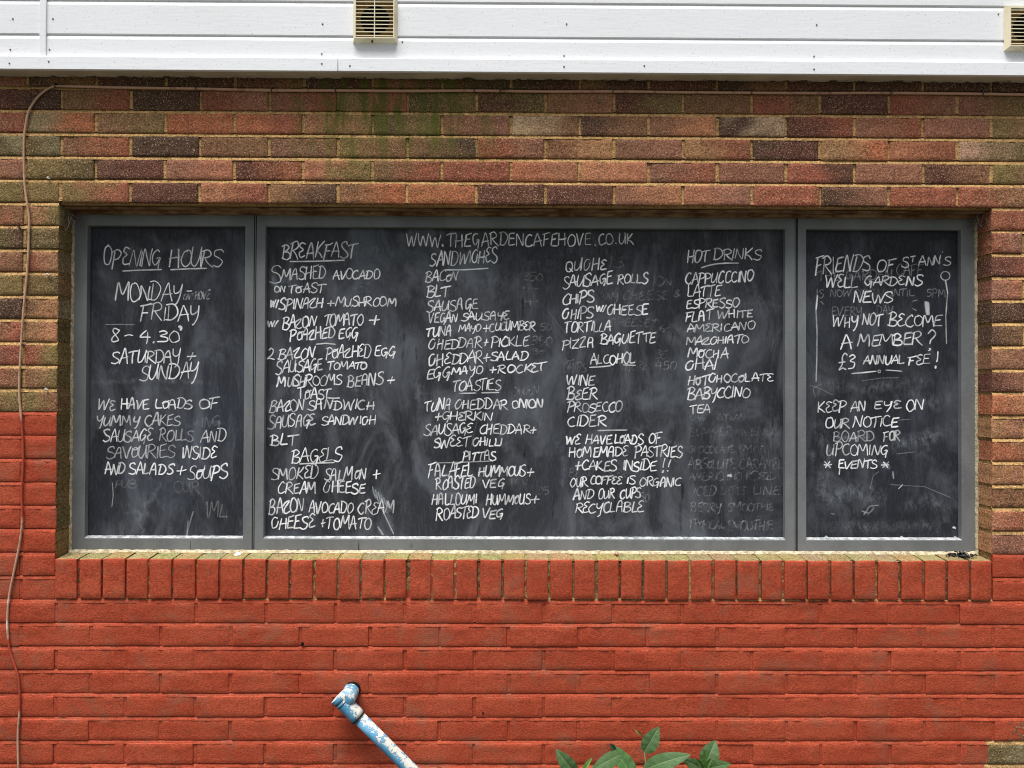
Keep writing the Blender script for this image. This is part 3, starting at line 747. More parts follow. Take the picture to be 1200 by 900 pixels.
def f(mb):
    text(mb, B_f, '''WE 197 275 212 254;HAVE 297 415 212 250;LOADS 440 597 210 247;OF 625 705 205 245 0 .8;YUMMY 192 372 278 318 0 .5;CAKES 397 543 278 320 0 .68;
 SAUSAGE 220 435 342 388 -4 .72;ROLLS 458 600 340 382 0 .42;AND 632 742 342 386 0 .72;SAVOURIES 235 527 410 458 -4 .4;INSIDE 552 703 415 458 0 1;
 AND 228 310 478 524 0 1;SALADS 330 520 482 525;+ 532 568 488 530;SOUPS 580 748 490 543''', 1, .0042)
chalk('chalk_text', boardL, f, 'short chalk notice about cakes, sausage rolls and soups')
def f(mb):
    text(mb, A_, 'CAFE 735 795 542 572 0 .25;HOVE 800 882 525 570 0 .32', w=.003)
    line(mb, [(300, 712), (380, 711), (465, 713)], .25, A_, .003); line(mb, [(258, 560), (262, 610), (256, 665)], .3, B_f, .003)
    line(mb, [(600, 680), (585, 730), (570, 790)], .2, B_f, .004); line(mb, [(578, 720), (572, 790)], .2, B_f, .004)
    text(mb, B_f, '1ML. 655 750 645 702 0 .14;ING 632 715 280 325 0 .08;OUR 520 630 560 600 0 .07;PUB 270 360 550 580 0 .06')
    for p in ([(300, 690), (380, 680), (450, 600)], [(310, 640), (370, 690), (430, 690)], [(340, 140), (365, 190), (390, 150)], [(450, 150), (480, 180), (500, 160)], [(160, 140), (400, 128), (700, 140)], [(230, 130), (260, 90), (290, 90)], [(560, 330), (640, 300), (740, 310)]):
        smudge(mb, p, random.uniform(.02, .045), .28, B_f)
    for i in range(10):
        u, v = random.uniform(150, 790), random.uniform(0, 780); smudge(mb, [(u, v), (u + random.uniform(-60, 60), v + random.uniform(10, 90)), (u + random.uniform(-40, 80), v + random.uniform(60, 160))], random.uniform(.02, .06), .16, B_f)
chalk('rubbed_out_chalk', boardL, f)

def f(mb):
    fr = (400, 0, 3)
    text(mb, fr, 'WWW. 230 362 823 867;THEGARDENCAFEHOVE 372 880 821 864;. 890 897 850 862;CO 905 957 821 858;. 963 969 842 856;UK 974 1030 820 858', .85, .0042, True)
chalk('chalk_heading', boardC, f, 'web address in small neat capitals along the top')
def f(mb):
    text(mb, C_f, 'BREAKFAST 155 590 132 213 -6'); line(mb, [(197, 233), (350, 231), (520, 225)], .95, C_f)
    text(mb, C_f, '''S 85 150 268 360;MASHED 150 415 275 340 -8;AVOCADO 450 732 285 335;ON 108 172 378 410;TOAST 192 400 366 416;W/ 85 132 460 500;SPINACH 138 395 460 515 -14;+ 420 465 455 495;MUSHROOM 470 822 447 495;
 W/ 70 125 578 615;BACON 157 352 565 628 -14;TOMATO 400 632 548 608 -6;+ 665 722 550 605;POACHED 198 465 638 698 -22;EGG 485 597 627 683;2 68 115 745 808;BACON 133 342 740 803 -4;POACHED 412 680 735 800 -8;EGG 697 820 735 786;
 SAUSAGE 118 392 825 890 -22;TOMATO 420 650 820 862''')
    line(mb, [(350, 717), (410, 712), (470, 718)], .7, C_f)
    text(mb, D_f, '''MUSHROOMS 107 432 48 97 -6;BEANS 460 643 42 97 -8;+ 660 705 50 85;TOAST 210 375 110 160;BACON 70 243 172 226 -8;SANDWICH 262 598 170 215 -2;SAUSAGE 62 300 252 310 -18 .66;SANDWICH 332 605 247 290 0 1;BLT 75 210 340 392''', .88)
    line(mb, [(358, 155), (390, 157), (422, 156)], .8, D_f)
    smudge(mb, [(90, 270), (110, 360), (200, 340)], .03, .5, C_f, (.6, .7, .78)); smudge(mb, [(150, 330), (220, 330), (300, 300)], .02, .3, C_f)
chalk('chalk_list', boardC, f, 'breakfast list under an underlined heading')
def f(mb):
    text(mb, D_f, '''BAGELS 183 432 415 480 -10;SMOKED 80 315 512 570 -10 .75;SALMON 345 557 515 570 -6 .8;+ 585 632 520 565;CREAM 112 310 585 638 -8;CHEESE 338 552 582 632;BACON 66 240 672 740 -14;AVOCADO 268 485 682 732;CREAM 512 695 685 742 -10 .72;
 CHEESE 77 300 757 815 -6;+ 325 352 758 806;TOMATO 352 580 757 812''', .9)
    line(mb, [(218, 487), (300, 483), (395, 480)], .9, D_f)
    for i in range(7): line(mb, [(585 + i * 14, 600 + i * 14), (600 + i * 14, 660 + i * 10)], .42, D_f, .005, tint=(.6, .68, .72))
    line(mb, [(600, 640), (650, 750), (692, 840)], .4, D_f, .004); line(mb, [(610, 800), (640, 845)], .35, D_f, .006)
    smudge(mb, [(590, 600), (650, 690), (690, 830)], .04, .5, D_f)
chalk('chalk_list', boardC, f, 'bagels list in the lower left corner')
def f(mb):
    text(mb, E_f, '''SANDWICHES 114 488 175 246 -26;BACON 90 266 284 333 -6;BLT 95 225 360 416 -4;SAUSAGE 97 388 445 498 -14;VEGAN 105 268 515 563 -6;SAUSAGE 290 556 503 548 -6;TUNA 92 243 590 638 -10;MAYO 275 397 577 612 -8;+ 410 442 570 610;CUCUMBER 442 700 560 606 -6;
 CHEDDAR 105 405 658 708 -12;+ 410 440 645 690;PICKLE 455 663 642 694 -6;CHEDDAR 105 412 740 798 -20;+ 412 445 735 775;SALAD 452 658 726 770 -6;EGG 97 222 818 874 -10;MAYO 235 408 810 850 -6;+ 440 480 805 845;ROCKET 488 755 797 840 -12''')
    line(mb, [(195, 267), (310, 266), (438, 258)], .95, E_f)
chalk('chalk_list', boardC, f, 'sandwiches list under an underlined heading')
def f(mb):
    text(mb, F_f, '''TOASTIES 215 460 74 124 -10;TUNA 77 208 172 222 -8;CHEDDAR 228 495 168 212 -2;ONION 512 673 166 206;+ 128 160 235 275;GHERKIN 162 422 228 268 -2;SAUSAGE 74 320 294 344 -10;CHEDDAR 352 605 293 335 -2;+ 607 640 300 335;SWEET 122 302 360 408 -12;CHILLI 318 467 358 396;
 PITTAS 268 432 426 470 -2;FALAFEL 94 322 492 552 -8;HUMMOUS 347 585 502 550 -2;+ 587 630 505 550;ROASTED 132 332 562 615 -10;VEG 368 480 564 606;HALLOUMI 112 340 642 692 -4;HUMMOUS 385 607 642 690 -2;+ 607 652 650 690;ROASTED 135 350 714 768 -16;VEG 367 470 714 758''', .88)
    line(mb, [(250, 133), (335, 131)], .6, F_f); line(mb, [(360, 130), (450, 128)], .7, F_f); line(mb, [(130, 482), (270, 478), (410, 472)], .45, F_f, .0035)
chalk('chalk_list', boardC, f, 'toasties and pittas lists one under the other')
def f(mb):
    text(mb, G_f, '''QUICHE 112 353 228 288 -8;SAUSAGE 99 390 325 388 -26;ROLLS 417 603 308 362 -6;CHIPS 97 285 420 482 -12;CHIPS 92 282 515 572 -10;W/ 295 348 492 528;CHEESE 354 598 490 545 -2;TORTILLA 107 380 592 648 -8;PIZZA 95 290 690 743 -14;BAGUETTE 320 640 662 718 -14;ALCOHOL 260 526 778 834 -6''')
    line(mb, [(252, 853), (320, 849), (380, 843)], .95, G_f); line(mb, [(450, 838), (525, 841)], .85, G_f)
    text(mb, H_f, 'WINE 104 248 47 92 -4;BEER 107 260 114 164 -4;PROSECCO 109 385 182 226 -2;CIDER 107 305 248 300 -2', .88); line(mb, [(258, 320), (330, 318), (408, 317)], .6, H_f)
chalk('chalk_list', boardC, f, 'quiche, chips and pizza above the underlined alcohol list')
def f(mb):
    text(mb, H_f, '''WE 100 172 344 388;HAVE 198 330 342 385;LOADS 345 490 340 385;OF 518 578 332 383;HOMEMADE 114 415 407 453 -2;PASTRIES 445 685 402 450;+ 145 180 475 520;CAKES 180 358 474 520;INSIDE 385 558 474 520;!! 580 630 465 524;
 OUR 120 212 560 600;COFFEE 222 385 554 590 -2;IS 405 447 553 588;ORGANIC 470 680 557 600;AND 138 240 622 668 -6;OUR 262 345 617 660;CUPS 370 475 614 658;RECYCLABLE 149 493 684 732 -2''', .98, .0042)
chalk('chalk_text', boardC, f, 'chalk note about homemade pastries and organic coffee')
def f(mb):
    text(mb, I_f, '''HOT 124 260 177 240 -12;DRINKS 280 556 163 222 -4;CAPPUCCCINO 114 513 308 366 -18;LATTE 127 328 378 438 -4;ESPRESSO 122 433 458 506 -6;FLAT 117 275 530 584 -10;WHITE 304 513 518 562 -2 .78;AMERICANO 125 520 606 648 -18 .72;MACCHIATO 122 488 678 722 -16 1;MOCHA 130 372 745 795 -2;CHAI 117 300 808 868 -4''', .98, .0042)
    line(mb, [(207, 270), (250, 256), (300, 246), (360, 242), (428, 242)], .9, I_f)
    text(mb, J_f, 'HOT 112 215 42 90 -4;CHOCOLATE 217 543 37 76 -4;BABYCCINO 112 426 116 166 -16;TEA 122 226 196 232', .95)
    line(mb, [(310, 545), (328, 546), (324, 552)], .6, J_f, .008)
chalk('chalk_list', boardC, f, 'hot drinks list at the right end')
def f(mb):
    w = .0032
    text(mb, E_f, '350 630 745 285 325 0 0.099;4- 635 710 345 390 0 0.112;4- 640 720 420 462 0 0.099;50 725 790 570 605 0 0.099;350 672 795 640 685 0 0.124;3- 670 760 700 735 0 0.074', w=w)
    text(mb, F_f, 'ONION 515 650 100 140 0 0.087;35 632 700 602 640 0 0.081;IN 500 590 560 590 0 0.062', w=w)
    text(mb, G_f, 'IS 372 450 205 260 0 0.087;ION 620 740 330 375 0 0.093;ANY 310 430 412 455 0 0.093;CHEESE 448 720 410 456 0 0.105;& 750 790 400 440 0 0.093;CHEESE 370 610 568 612 0 0.081;+ 620 660 560 590 0 0.093;6- 665 735 602 645 0 0.105;35 640 715 752 800 0 0.093;450 640 765 815 865 0 0.105;CHIPS 100 235 830 880 0 0.074;THERE 430 600 822 868 0 0.087;C 105 160 755 810 0 0.087', w=w)
    text(mb, H_f, 'BEER 115 250 517 552 0 0.074;CIDER 285 405 520 556 0 0.093;50 470 520 640 675 0 0.136', w=w)
    text(mb, C_f, '45O 560 680 365 415 0 0.062', w=w)
    text(mb, J_f, '''CHAI 125 200 240 270 0 0.068;INDIAN 255 400 238 270 0 0.062;SUMMER 118 330 308 345 0 0.056;MENU 380 540 310 345 0 0.056;CHOCOLATE 112 350 400 432 0 0.093;MINT 390 520 398 430 0 0.074;ABSOLUTE 112 350 465 512 0 0.099;CARAMEL 370 592 465 512 0 0.081;
 AMERICANO 117 380 530 568 0 0.087;ICED 400 565 530 568 0 0.087;ICED 140 255 602 645 0 0.124;LATTE 275 400 602 640 0 0.081;LINE 440 575 600 640 0 0.099;BERRY 127 280 687 725 0 0.124;SMOOTHIE 312 540 685 722 0 0.112;TROPICAL 117 300 770 812 0 0.112;SMOOTHIE 310 540 775 820 0 0.136''', w=w)
    for i in range(46):
        u, v = random.uniform(320, 905), random.uniform(285, 615)
        k = random.choice(((14, 50), (60, 10), (30, -30), (8, 70), (50, 25)))
        smudge(mb, [(u, v), (u + k[0] * .5 + random.uniform(-12, 12), v + k[1] * .5), (u + k[0], v + k[1])], random.uniform(.02, .085), random.uniform(.08, .24))
    for u, v in ((400, 300), (560, 330), (720, 340), (890, 360), (850, 300), (560, 560), (690, 290)): smudge(mb, [(u - 60, v + random.uniform(-20, 20)), (u, v), (u + 60, v + random.uniform(-20, 20))], .11, .17)
    for i in range(7):
        u = 300 + i * 0 + random.uniform(30, 600); v = random.uniform(300, 560); line(mb, [(u, v), (u + random.uniform(-30, 60), v + random.uniform(20, 80))], .09, w=.002)
chalk('rubbed_out_chalk', boardC, f)
DK = (.012, .012, .013)
for u, v, L in ((590, 360, 45), (612, 345, 30), (722, 562, 55), (790, 380, 30), (755, 432, 30), (783, 447, 22), (617, 515, 30), (618, 540, 22), (797, 585, 45), (650, 575, 45), (475, 385, 40), (487, 400, 28), (800, 560, 30), (788, 515, 16), (640, 345, 16), (905, 480, 60), (520, 390, 20)):
    chalk('wet_streak', boardC, lambda mb: ribbon(mb, dens([Vector((u, v)), Vector((u + random.uniform(-5, 3), v + L))], 3), random.uniform(.004, .010), .6, DK, 1, fade=lambda q: min(1, 4 * q, 4 * (1 - q))))
def f(mb):
    text(mb, K_f, '''FRIENDS 112 386 268 343 -10;OF 420 505 285 335 -6;S 543 582 262 310;T 588 610 264 290;ANN 628 738 262 306 -6;' 742 750 240 262;S 755 790 264 302;WELL 160 322 362 418 -4;GARDENS 357 648 362 408 -6;NEWS 300 498 442 495 -4''', 1.05)
    text(mb, K_f, '''WHY 192 328 560 612;NOT 345 445 555 606 -2;BECOME 477 743 556 610 0 1;A 237 297 667 722 -4;MEMBER 320 646 655 708 -6 1;? 668 715 640 724;£3 227 312 762 828 -8;ANNUAL 350 558 762 802 -6;FEE 577 690 758 802 -2;! 708 732 740 816''', .95)
    line(mb, [(118, 455), (111, 520), (117, 640), (116, 760), (112, 890)], .42, K_f, .0045); line(mb, [(120, 455), (112, 530)], .7, K_f, .005)
    line(mb, [(762 + 23 * math.cos(q * .7), 357 + 22 * math.sin(q * .7)) for q in range(10)], .6, K_f, .004)
    line(mb, [(760, 378), (773, 440), (764, 560), (766, 640), (768, 700)], .55, K_f, .004); line(mb, [(764, 380), (774, 450)], .8, K_f, .004)
    line(mb, [(290, 848), (350, 843), (415, 836)], .75, K_f); line(mb, [(462, 830), (545, 836)], .6, K_f, .0035)
    line(mb, [(430 + 7 * math.cos(q), 837 + 7 * math.sin(q)) for q in range(7)], .5, K_f, .003)
    line(mb, [(595, 485), (622, 478)], .35, K_f, .004); line(mb, [(595, 520), (618, 532)], .3, K_f, .004); line(mb, [(135, 485), (150, 500)], .35, K_f, .004)
    for i in range(5): line(mb, [(660 + i * 4, 484 + i), (668 + i * 3, 555)], .5, K_f, .006)
chalk('chalk_text', boardR, f, 'invitation to become a member inside a chalk border')
def f(mb):
    text(mb, L_f, '''KEEP 110 240 122 170 -6;AN 262 335 122 166 -4;EYE 369 493 118 152 -2;ON 517 592 118 160;OUR 144 255 197 242;NOTICE 275 480 192 236 -2;BOARD 182 372 260 302 -4 .45;FOR 412 490 257 298 0 .55;UPCOMING 149 435 320 366 -2 .85;* 138 178 392 430;EVENTS 205 380 390 426 0 1;* 400 440 390 430 0 .7''', .88)
    line(mb, [(212, 420), (208, 455)], .8, L_f); smudge(mb, [(400, 400), (430, 420), (445, 440)], .02, .5, L_f, (.6, .66, .72)); smudge(mb, [(190, 290), (280, 285), (360, 280)], .02, .35, L_f)
chalk('chalk_text', boardR, f, 'note to look out for upcoming events')
def f(mb):
    w = .0034
    text(mb, K_f, 'THE 120 235 335 385 -6 0.180;GARDEN 262 495 330 378 -4 0.202;CAFE 515 650 300 355 0 0.216;IS 115 152 425 465 0 0.216;NOW 185 290 425 460 0 0.216;OPEN 300 455 425 462 0 0.101;UNTIL 470 608 425 460 0 0.216;5PM 668 765 425 462 0 0.180;EVERY 190 345 512 556 0 0.158;DAY 415 500 510 552 0 0.144', w=w, neat=True)
    for p in ([(75, 45), (120, 60), (180, 90)], [(310, 25), (400, 12), (480, 10)], [(100, 100), (90, 60), (130, 40)], [(350, 520), (365, 460), (390, 440)], [(440, 500), (600, 510), (720, 560)], [(480, 205), (540, 200)], [(470, 360), (560, 350)]): line(mb, p, .14, L_f, .003)
    line(mb, [(500, 500), (480, 520)], .6, L_f, .004); line(mb, [(455, 440), (458, 475)], .3, L_f, .006)
    for p in ([(320, 640), (350, 600), (390, 595)], [(310, 620), (345, 630), (370, 605)], [(170, 632), (190, 636)]): line(mb, p, .25, L_f, .005)
    for i in range(17):
        u, v = random.uniform(80, 740), random.uniform(0, 720); smudge(mb, [(u, v), (u + random.uniform(-70, 70), v + random.uniform(-20, 40)), (u + random.uniform(-40, 110), v + random.uniform(0, 90))], random.uniform(.02, .06), .17, L_f)
    smudge(mb, [(420, 330), (600, 290), (720, 240)], .07, .4, L_f); smudge(mb, [(90, 600), (260, 520), (420, 600)], .09, .3, L_f); smudge(mb, [(100, 200), (160, 380), (120, 560)], .06, .3, L_f); smudge(mb, [(500, 60), (640, 130), (740, 90)], .07, .3, L_f); smudge(mb, [(480, 620), (600, 560), (740, 640)], .06, .25, L_f); smudge(mb, [(80, 690), (300, 700), (700, 680)], .05, .2, L_f); smudge(mb, [(80, 480), (150, 560), (240, 560)], .06, .2, L_f); smudge(mb, [(80, 20), (300, 60), (640, 20)], .06, .25, L_f)
    for u, v in ((150, 742), (495, 744), (735, 700), (500, 750), (740, 745)): line(mb, [(u - 6, v), (u, v - 4), (u + 8, v + 2)], .8, L_f, .006)
chalk('rubbed_out_chalk', boardR, f)

# ------------------------------------------------------------------ air vents on the cladding
def vent(c, label):
    o = tag(empty('air_vent', c), label, 'air vent', 'air vents on the white cladding')
    H = .0705; D = .019
    b = MB()                                  # hollow square hood with splayed outer faces, frame only
    o_, m_, i_ = H, H - .006, H - .0115
    def rect(h, y): return [(-h, y, -h), (h, y, -h), (h, y, h), (-h, y, h)]
    R0, R1, R2, R3 = rect(o_, 0), rect(m_, -D + .003), rect(m_ - .002, -D), rect(i_, -D)
    R4 = rect(i_, -.0065)
    for a, e in ((R0, R1), (R1, R2), (R2, R3), (R3, R4)):
        for k in range(4): b.face([a[k], a[(k + 1) % 4], e[(k + 1) % 4], e[k]])
    q = b.build('hood', M['cream'], fix=True); q.parent = o
    b = MB()                                  # back plate pierced by the round duct
    n = 48; ro = .046
    def sq(t_):
        x, z = math.cos(t_), math.sin(t_); k = i_ / max(abs(x), abs(z)); return (x * k, -.007, z * k)
    for k in range(n):
        t0, t1 = 2 * math.pi * k / n, 2 * math.pi * (k + 1) / n
        b.face([(ro * math.cos(t0), -.007, ro * math.sin(t0)), (ro * math.cos(t1), -.007, ro * math.sin(t1)), sq(t1), sq(t0)])
    q = b.build('back_plate', M['ductback'], fix=True); q.parent = o
    b = MB(); b.tube([(0, -.0068, 0), (0, -.0015, 0)], ro, 40, cap=False); b.face([(ro * math.cos(k * .15708), -.0016, ro * math.sin(k * .15708)) for k in range(40)]); q = b.build('duct', M['gap']); q.parent = o
    b = MB()
    for k in range(10):                       # louvre blades, tilted to shed rain
        z = -.0535 + k * .0119
        pr = [(-.0170, z - .0020), (-.0176, z - .0012), (-.0176, z + .0012), (-.0115, z + .0042), (-.0115, z + .0030)]
        b.profile(pr, -i_ + .0003, i_ - .0003)
    q = b.build('louvre', M['cream'], fix=True); q.parent = o
    b = MB(); b.box(-.0016, .0016, -.0182, -.0150, -i_ + .0003, i_ - .0003); q = b.build('centre_bar', M['cream']); q.parent = o
    b = MB(); b.tube([(-.008, -.012, -H + .004), (-.008, -.012, -H - .003)], .003, 8); q = b.build('fixing_screw', M['darkmetal']); q.parent = o
    return o
vent(at(440, 25, -.0485), 'square cream louvred air vent above the menu chalkboard')
vent(at(1202, 34.5, -.0485), 'square cream louvred air vent at the far right end of the cladding')

# ------------------------------------------------------------------ cable with its clips
BR, WH, RD = (*lin((190, 148, 124)), 0), (*lin((214, 200, 182)), 0), (*lin((164, 66, 46)), 0)
top = [(1330, 114.5), (1200, 111), (1120, 109.7), (1040, 109), (960, 109.2), (880, 108.8), (800, 108.2), (720, 107.2), (640, 107.3), (555, 106.3), (480, 106.8), (394, 106.2), (318, 106), (232, 104), (150, 102.8), (70, 101)]
down = [(63, 101.3), (55, 105), (45, 113), (37, 124), (33, 133), (29.5, 150), (28, 169), (28, 195), (29, 218), (32, 240), (34, 255), (34, 271), (33, 300), (31, 329), (27.5, 364), (24.5, 409), (22.7, 444), (22.8, 466), (24, 480), (27, 520), (27, 548), (25.4, 577), (26, 611), (22.5, 640), (16, 672), (10.7, 699), (8.6, 725), (9, 742), (11.7, 763), (18, 782), (22.4, 800), (23, 831), (21, 861), (21.5, 900), (22, 950), (21, 996)]
cp, cc = [], []
for i, (u, v) in enumerate(smooth_path(top + down, 5)):
    p = at(u, v, -.0055); cp.append(p)
    d = ZO - p.z
    cc.append(BR if d < -.3 and p.x > .05 else (RD if (.69 < d < 1.02 or 1.39 < d < 1.62) else ((*lin((186, 150, 124)), 0))))
    if 1.02 <= d <= 1.1 and False: cc[-1] = WH
    if 1.24 < d < 1.39 and nz(d * 30, 2) > .1: cc[-1] = WH
b = MB(); b.tube(cp, [.0043 if p.x > .05 and p.z > ZO + .3 else .0036 for p in cp], 8, cols=cc)
cab = tag(b.build('cable', M['cable']), 'thin brown cable running under the cladding and down the left side of the wall', 'cable')
b = MB(); b.tube([(0, .006, .006), (0, -.012, .006)], [.0028, .0036], 8)
b.tube([(0, -.0035, .009), (0, -.0105, .006), (0, -.0118, 0), (0, -.0105, -.0055), (0, -.0045, -.006)], .0016, 6)
cl = b.build('cable_clip', M['darkmetal'])
for i, (u, v) in enumerate(((66, 101), (231, 104), (319, 106), (394, 106.2), (556, 106.3), (586, 106.9), (718, 107.2), (880, 108.8), (1043, 109), (1150, 110))):
    o = cl if i == 0 else cl.copy()
    if i: COL.objects.link(o)
    o.location = at(u, v, -.0005); o.parent = cab; o.rotation_euler = (0, random.uniform(-.2, .2), 0)

# ------------------------------------------------------------------ blue waste pipe
PY = -.058
p0, p1 = at(403.5, 824, PY), at(479, 899.4, PY)
dr = (p1 - p0).normalized(); sd_ = Vector((dr.z, 0, -dr.x))           # sd_: towards the upper right
if sd_.z < 0: sd_ = -sd_
pipe = tag(empty('waste_pipe', (0, 0, 0)), 'flaking blue waste pipe slanting down from an elbow in the red wall', 'pipe')
def pipe_tube(name, s0, s1, r, n=28, lips=(), parent=pipe):
    b = MB(); ss = [s0] + [s0 + (s1 - s0) * i / 6 for i in range(1, 6)] + [s1]
    rings = []; cols = []
    for s in ss:
        c = p0 + dr * s; rings.append([]); cols.append([])
        for k in range(n):
            t_ = 2 * math.pi * k / n; off = sd_ * math.cos(t_) + Vector((0, -1, 0)) * math.sin(t_)
            rings[-1].append(c + off * r); cols[-1].append((1, 1, 1, .5 + .5 * math.cos(t_ - .5) - .12))
    b.grid(rings, cols, 0, True, True); b.face(list(reversed(rings[0])), cols[0][0]); b.face(rings[-1], cols[0][0])
    o = b.build(name, M['blue'], fix=True); o.parent = parent; return o
sg = (ZO - ZO + p0.z) / -dr.z
pp_ = pipe_tube('pipe', .052, sg + .06, .0205)
el = pipe_tube('elbow', -.018, .0615, .0245)
b = MB(); c0 = p0 - dr * .004 + sd_ * .0200
n = 28; rings = []; cols = []
for y, r in ((PY - .021, .004), (PY - .0205, .012), (PY - .017, .020), (PY - .008, .0245), (PY + .01, .0255), (.004, .0255)):
    rings.append([Vector((c0.x + r * math.cos(2 * math.pi * k / n), y, c0.z + r * math.sin(2 * math.pi * k / n))) for k in range(n)]); cols.append([(1, 1, 1, .76)] * n)
b.grid(rings, cols, 0, True, True); b.face(rings[0], (1, 1, 1, .5)); o = b.build('branch', M['blue'], fix=True); o.parent = el
b = MB()
for s0, s1, r in ((.0605, .0635, .0252), (-.0035, -.001, .0250), (-.0155, -.0125, .0252)):
    b.tube([p0 + dr * s0, p0 + dr * s1], r, 28)
o = b.build('joint_ring', M['gap']); o.parent = el
cap = pipe_tube('end_cap', -.030, -.0185, .0255)
b = MB(); b.tube([Vector((c0.x + .004, -.010, c0.z + .004)), Vector((c0.x + .004, -.001, c0.z + .004))], [.0240, .0252], 28); o = b.build('wall_collar', M['gap']); o.parent = pipe

# ------------------------------------------------------------------ plants at the foot of the wall
LG1 = (.052, .1, .034, 0); MIDR = (.17, .23, .1, 0)
def leaf(parent, base, tip, wid, Yb, Yt, sag=.0, fold=.35, roll=0., col=LG1, curl=.0):
    a, e = (at(*base, Yb), at(*tip, Yt)) if len(base) == 2 else (Vector(base), Vector(tip))
    ax = (e - a); L = ax.length; ax.normalize()
    vw = Vector((CX, CY, CZ)) - a; vw.normalize()
    side = ax.cross(vw).normalized(); nrm = side.cross(ax).normalized()
    side = (side * math.cos(roll) + nrm * math.sin(roll)).normalized(); nrm = side.cross(ax).normalized()
    b = MB(); n = 16; P = []; C = []; sd = random.random() * 50
    for i in range(n + 1):
        s = i / n
        w = wid * .5 * (math.sin(math.pi * min(1, s ** .82)) ** .72 if 0 < s < 1 else .04) * (1.04 - .25 * s)
        c = a + ax * L * s + nrm * (sag * math.sin(math.pi * s * .9) - curl * s * s)
        row = []; cr = []
        for k in (-1, -.72, -.4, -.07, 0, .07, .4, .72, 1):
            wv = .06 * w * math.sin(s * 26 + sd) * abs(k)
            vein = .035 * wid * math.sin((s * 9 - abs(k) * 1.3) * 2 * math.pi) * (abs(k) < .95) * .35
            row.append(c + side * (k * w) + nrm * (abs(k) * w * fold + wv + vein - k * k * w * .18))
            cr.append(MIDR if k == 0 else tuple(x * (1 + .18 * math.sin((s * 9 - abs(k) * 1.3) * 2 * math.pi)) for x in col[:3]) + (0,))
        P.append(row); C.append(cr)
    b.grid(P, C, 0, True); o = b.build('leaf', M['leaf']); o.parent = parent; return o
def stem(parent, pts, r=.0035):
    b = MB(); q = smooth_path(pts, 5); b.tube(q, [r * (1 - .5 * i / len(q)) for i in range(len(q))], 8); o = b.build('stem', M['stem']); o.parent = parent
PYY = -.13
def plant(label, tipuv, Y, leaves, extra):
    tp = at(*tipuv, Y); root = Vector((tp.x + random.uniform(-.03, .03), Y - .01, .0))
    o = tag(empty('leafy_plant', (0, 0, 0)), label, 'plant', 'leafy plants at the foot of the wall')
    stem(o, [root, root.lerp(tp, .5) + Vector((.012, -.01, 0)), tp])
    for lf in leaves: leaf(o, *lf[:3], **lf[3])
    for i in range(extra):                     # lower leaf pairs, below the edge of the photograph
        s = .2 + .6 * i / max(1, extra); c = root.lerp(tp, s); q = i * 2.4 + random.random()
        d = Vector((math.cos(q), -.55 * abs(math.sin(q)), .25)); leaf(o, tuple(c), tuple(c + d * random.uniform(.07, .11)), .045, 0, 0, sag=.006, curl=.02)
    return o
S1 = dict
plant('leafy green plant nearest the blue pipe, one leaf with a dark curled tip', (683, 915), PYY - .01, [
    ((676, 908), (651.5, 877.5), .050, S1(Yb=PYY, Yt=PYY + .02, fold=.3, roll=.25, sag=.008)),
    ((682, 906), (694, 888), .018, S1(Yb=PYY - .01, Yt=PYY - .03, fold=.6, roll=.5, col=(.14, .27, .06, 0))),
    ((744, 912), (715.5, 872), .056, S1(Yb=PYY + .02, Yt=PYY + .05, fold=.5, roll=-.35, col=(.055, .13, .035, 0))),
    ((728, 884), (693, 902), .046, S1(Yb=PYY - .02, Yt=PYY - .06, fold=.2, sag=.012, curl=.01)),
    ((722, 878), (715, 871), .022, S1(Yb=PYY + .03, Yt=PYY + .04, fold=.7, roll=.8, col=(.02, .05, .02, 0)))], 6)
b_ = plant('leafy green plant with a pale stem topped by one upright leaf, middle of three', (755, 882), PYY, [
    ((754.5, 882), (772, 851.5), .054, S1(Yb=PYY, Yt=PYY + .015, fold=.35, roll=-.15, sag=.006)),
    ((752, 862), (743, 854), .008, S1(Yb=PYY + .01, Yt=PYY + .0, fold=.8, col=(.3, .3, .1, 0), sag=.004)),
    ((768, 862), (774, 859), .007, S1(Yb=PYY + .01, Yt=PYY + .0, fold=.8, col=(.3, .3, .1, 0))),
    ((753, 903), (809, 884), .056, S1(Yb=PYY - .01, Yt=PYY - .05, fold=.28, roll=.2, sag=.015, curl=.01)),
    ((750, 905), (722, 912), .045, S1(Yb=PYY - .01, Yt=PYY - .05, fold=.3))], 6)
plant('leafy green plant farthest from the blue pipe, a rosette of broad leaves', (826, 900), PYY - .02, [
    ((825, 899), (838, 867.5), .062, S1(Yb=PYY, Yt=PYY + .03, fold=.4, roll=-.2, sag=.008)),
    ((826, 902), (798, 889), .04, S1(Yb=PYY - .01, Yt=PYY - .03, fold=.35, sag=.01)),
    ((826, 901), (857, 895), .042, S1(Yb=PYY - .02, Yt=PYY - .06, fold=.3, sag=.01)),
    ((826, 900), (825.5, 879), .018, S1(Yb=PYY - .03, Yt=PYY - .04, fold=.8, col=(.11, .24, .05, 0))),
    ((824, 900), (816, 889), .014, S1(Yb=PYY - .03, Yt=PYY - .05, fold=.8, col=(.11, .24, .05, 0))),
    ((827, 900), (834, 888), .016, S1(Yb=PYY - .03, Yt=PYY - .05, fold=.8, col=(.13, .26, .06, 0)))], 6)

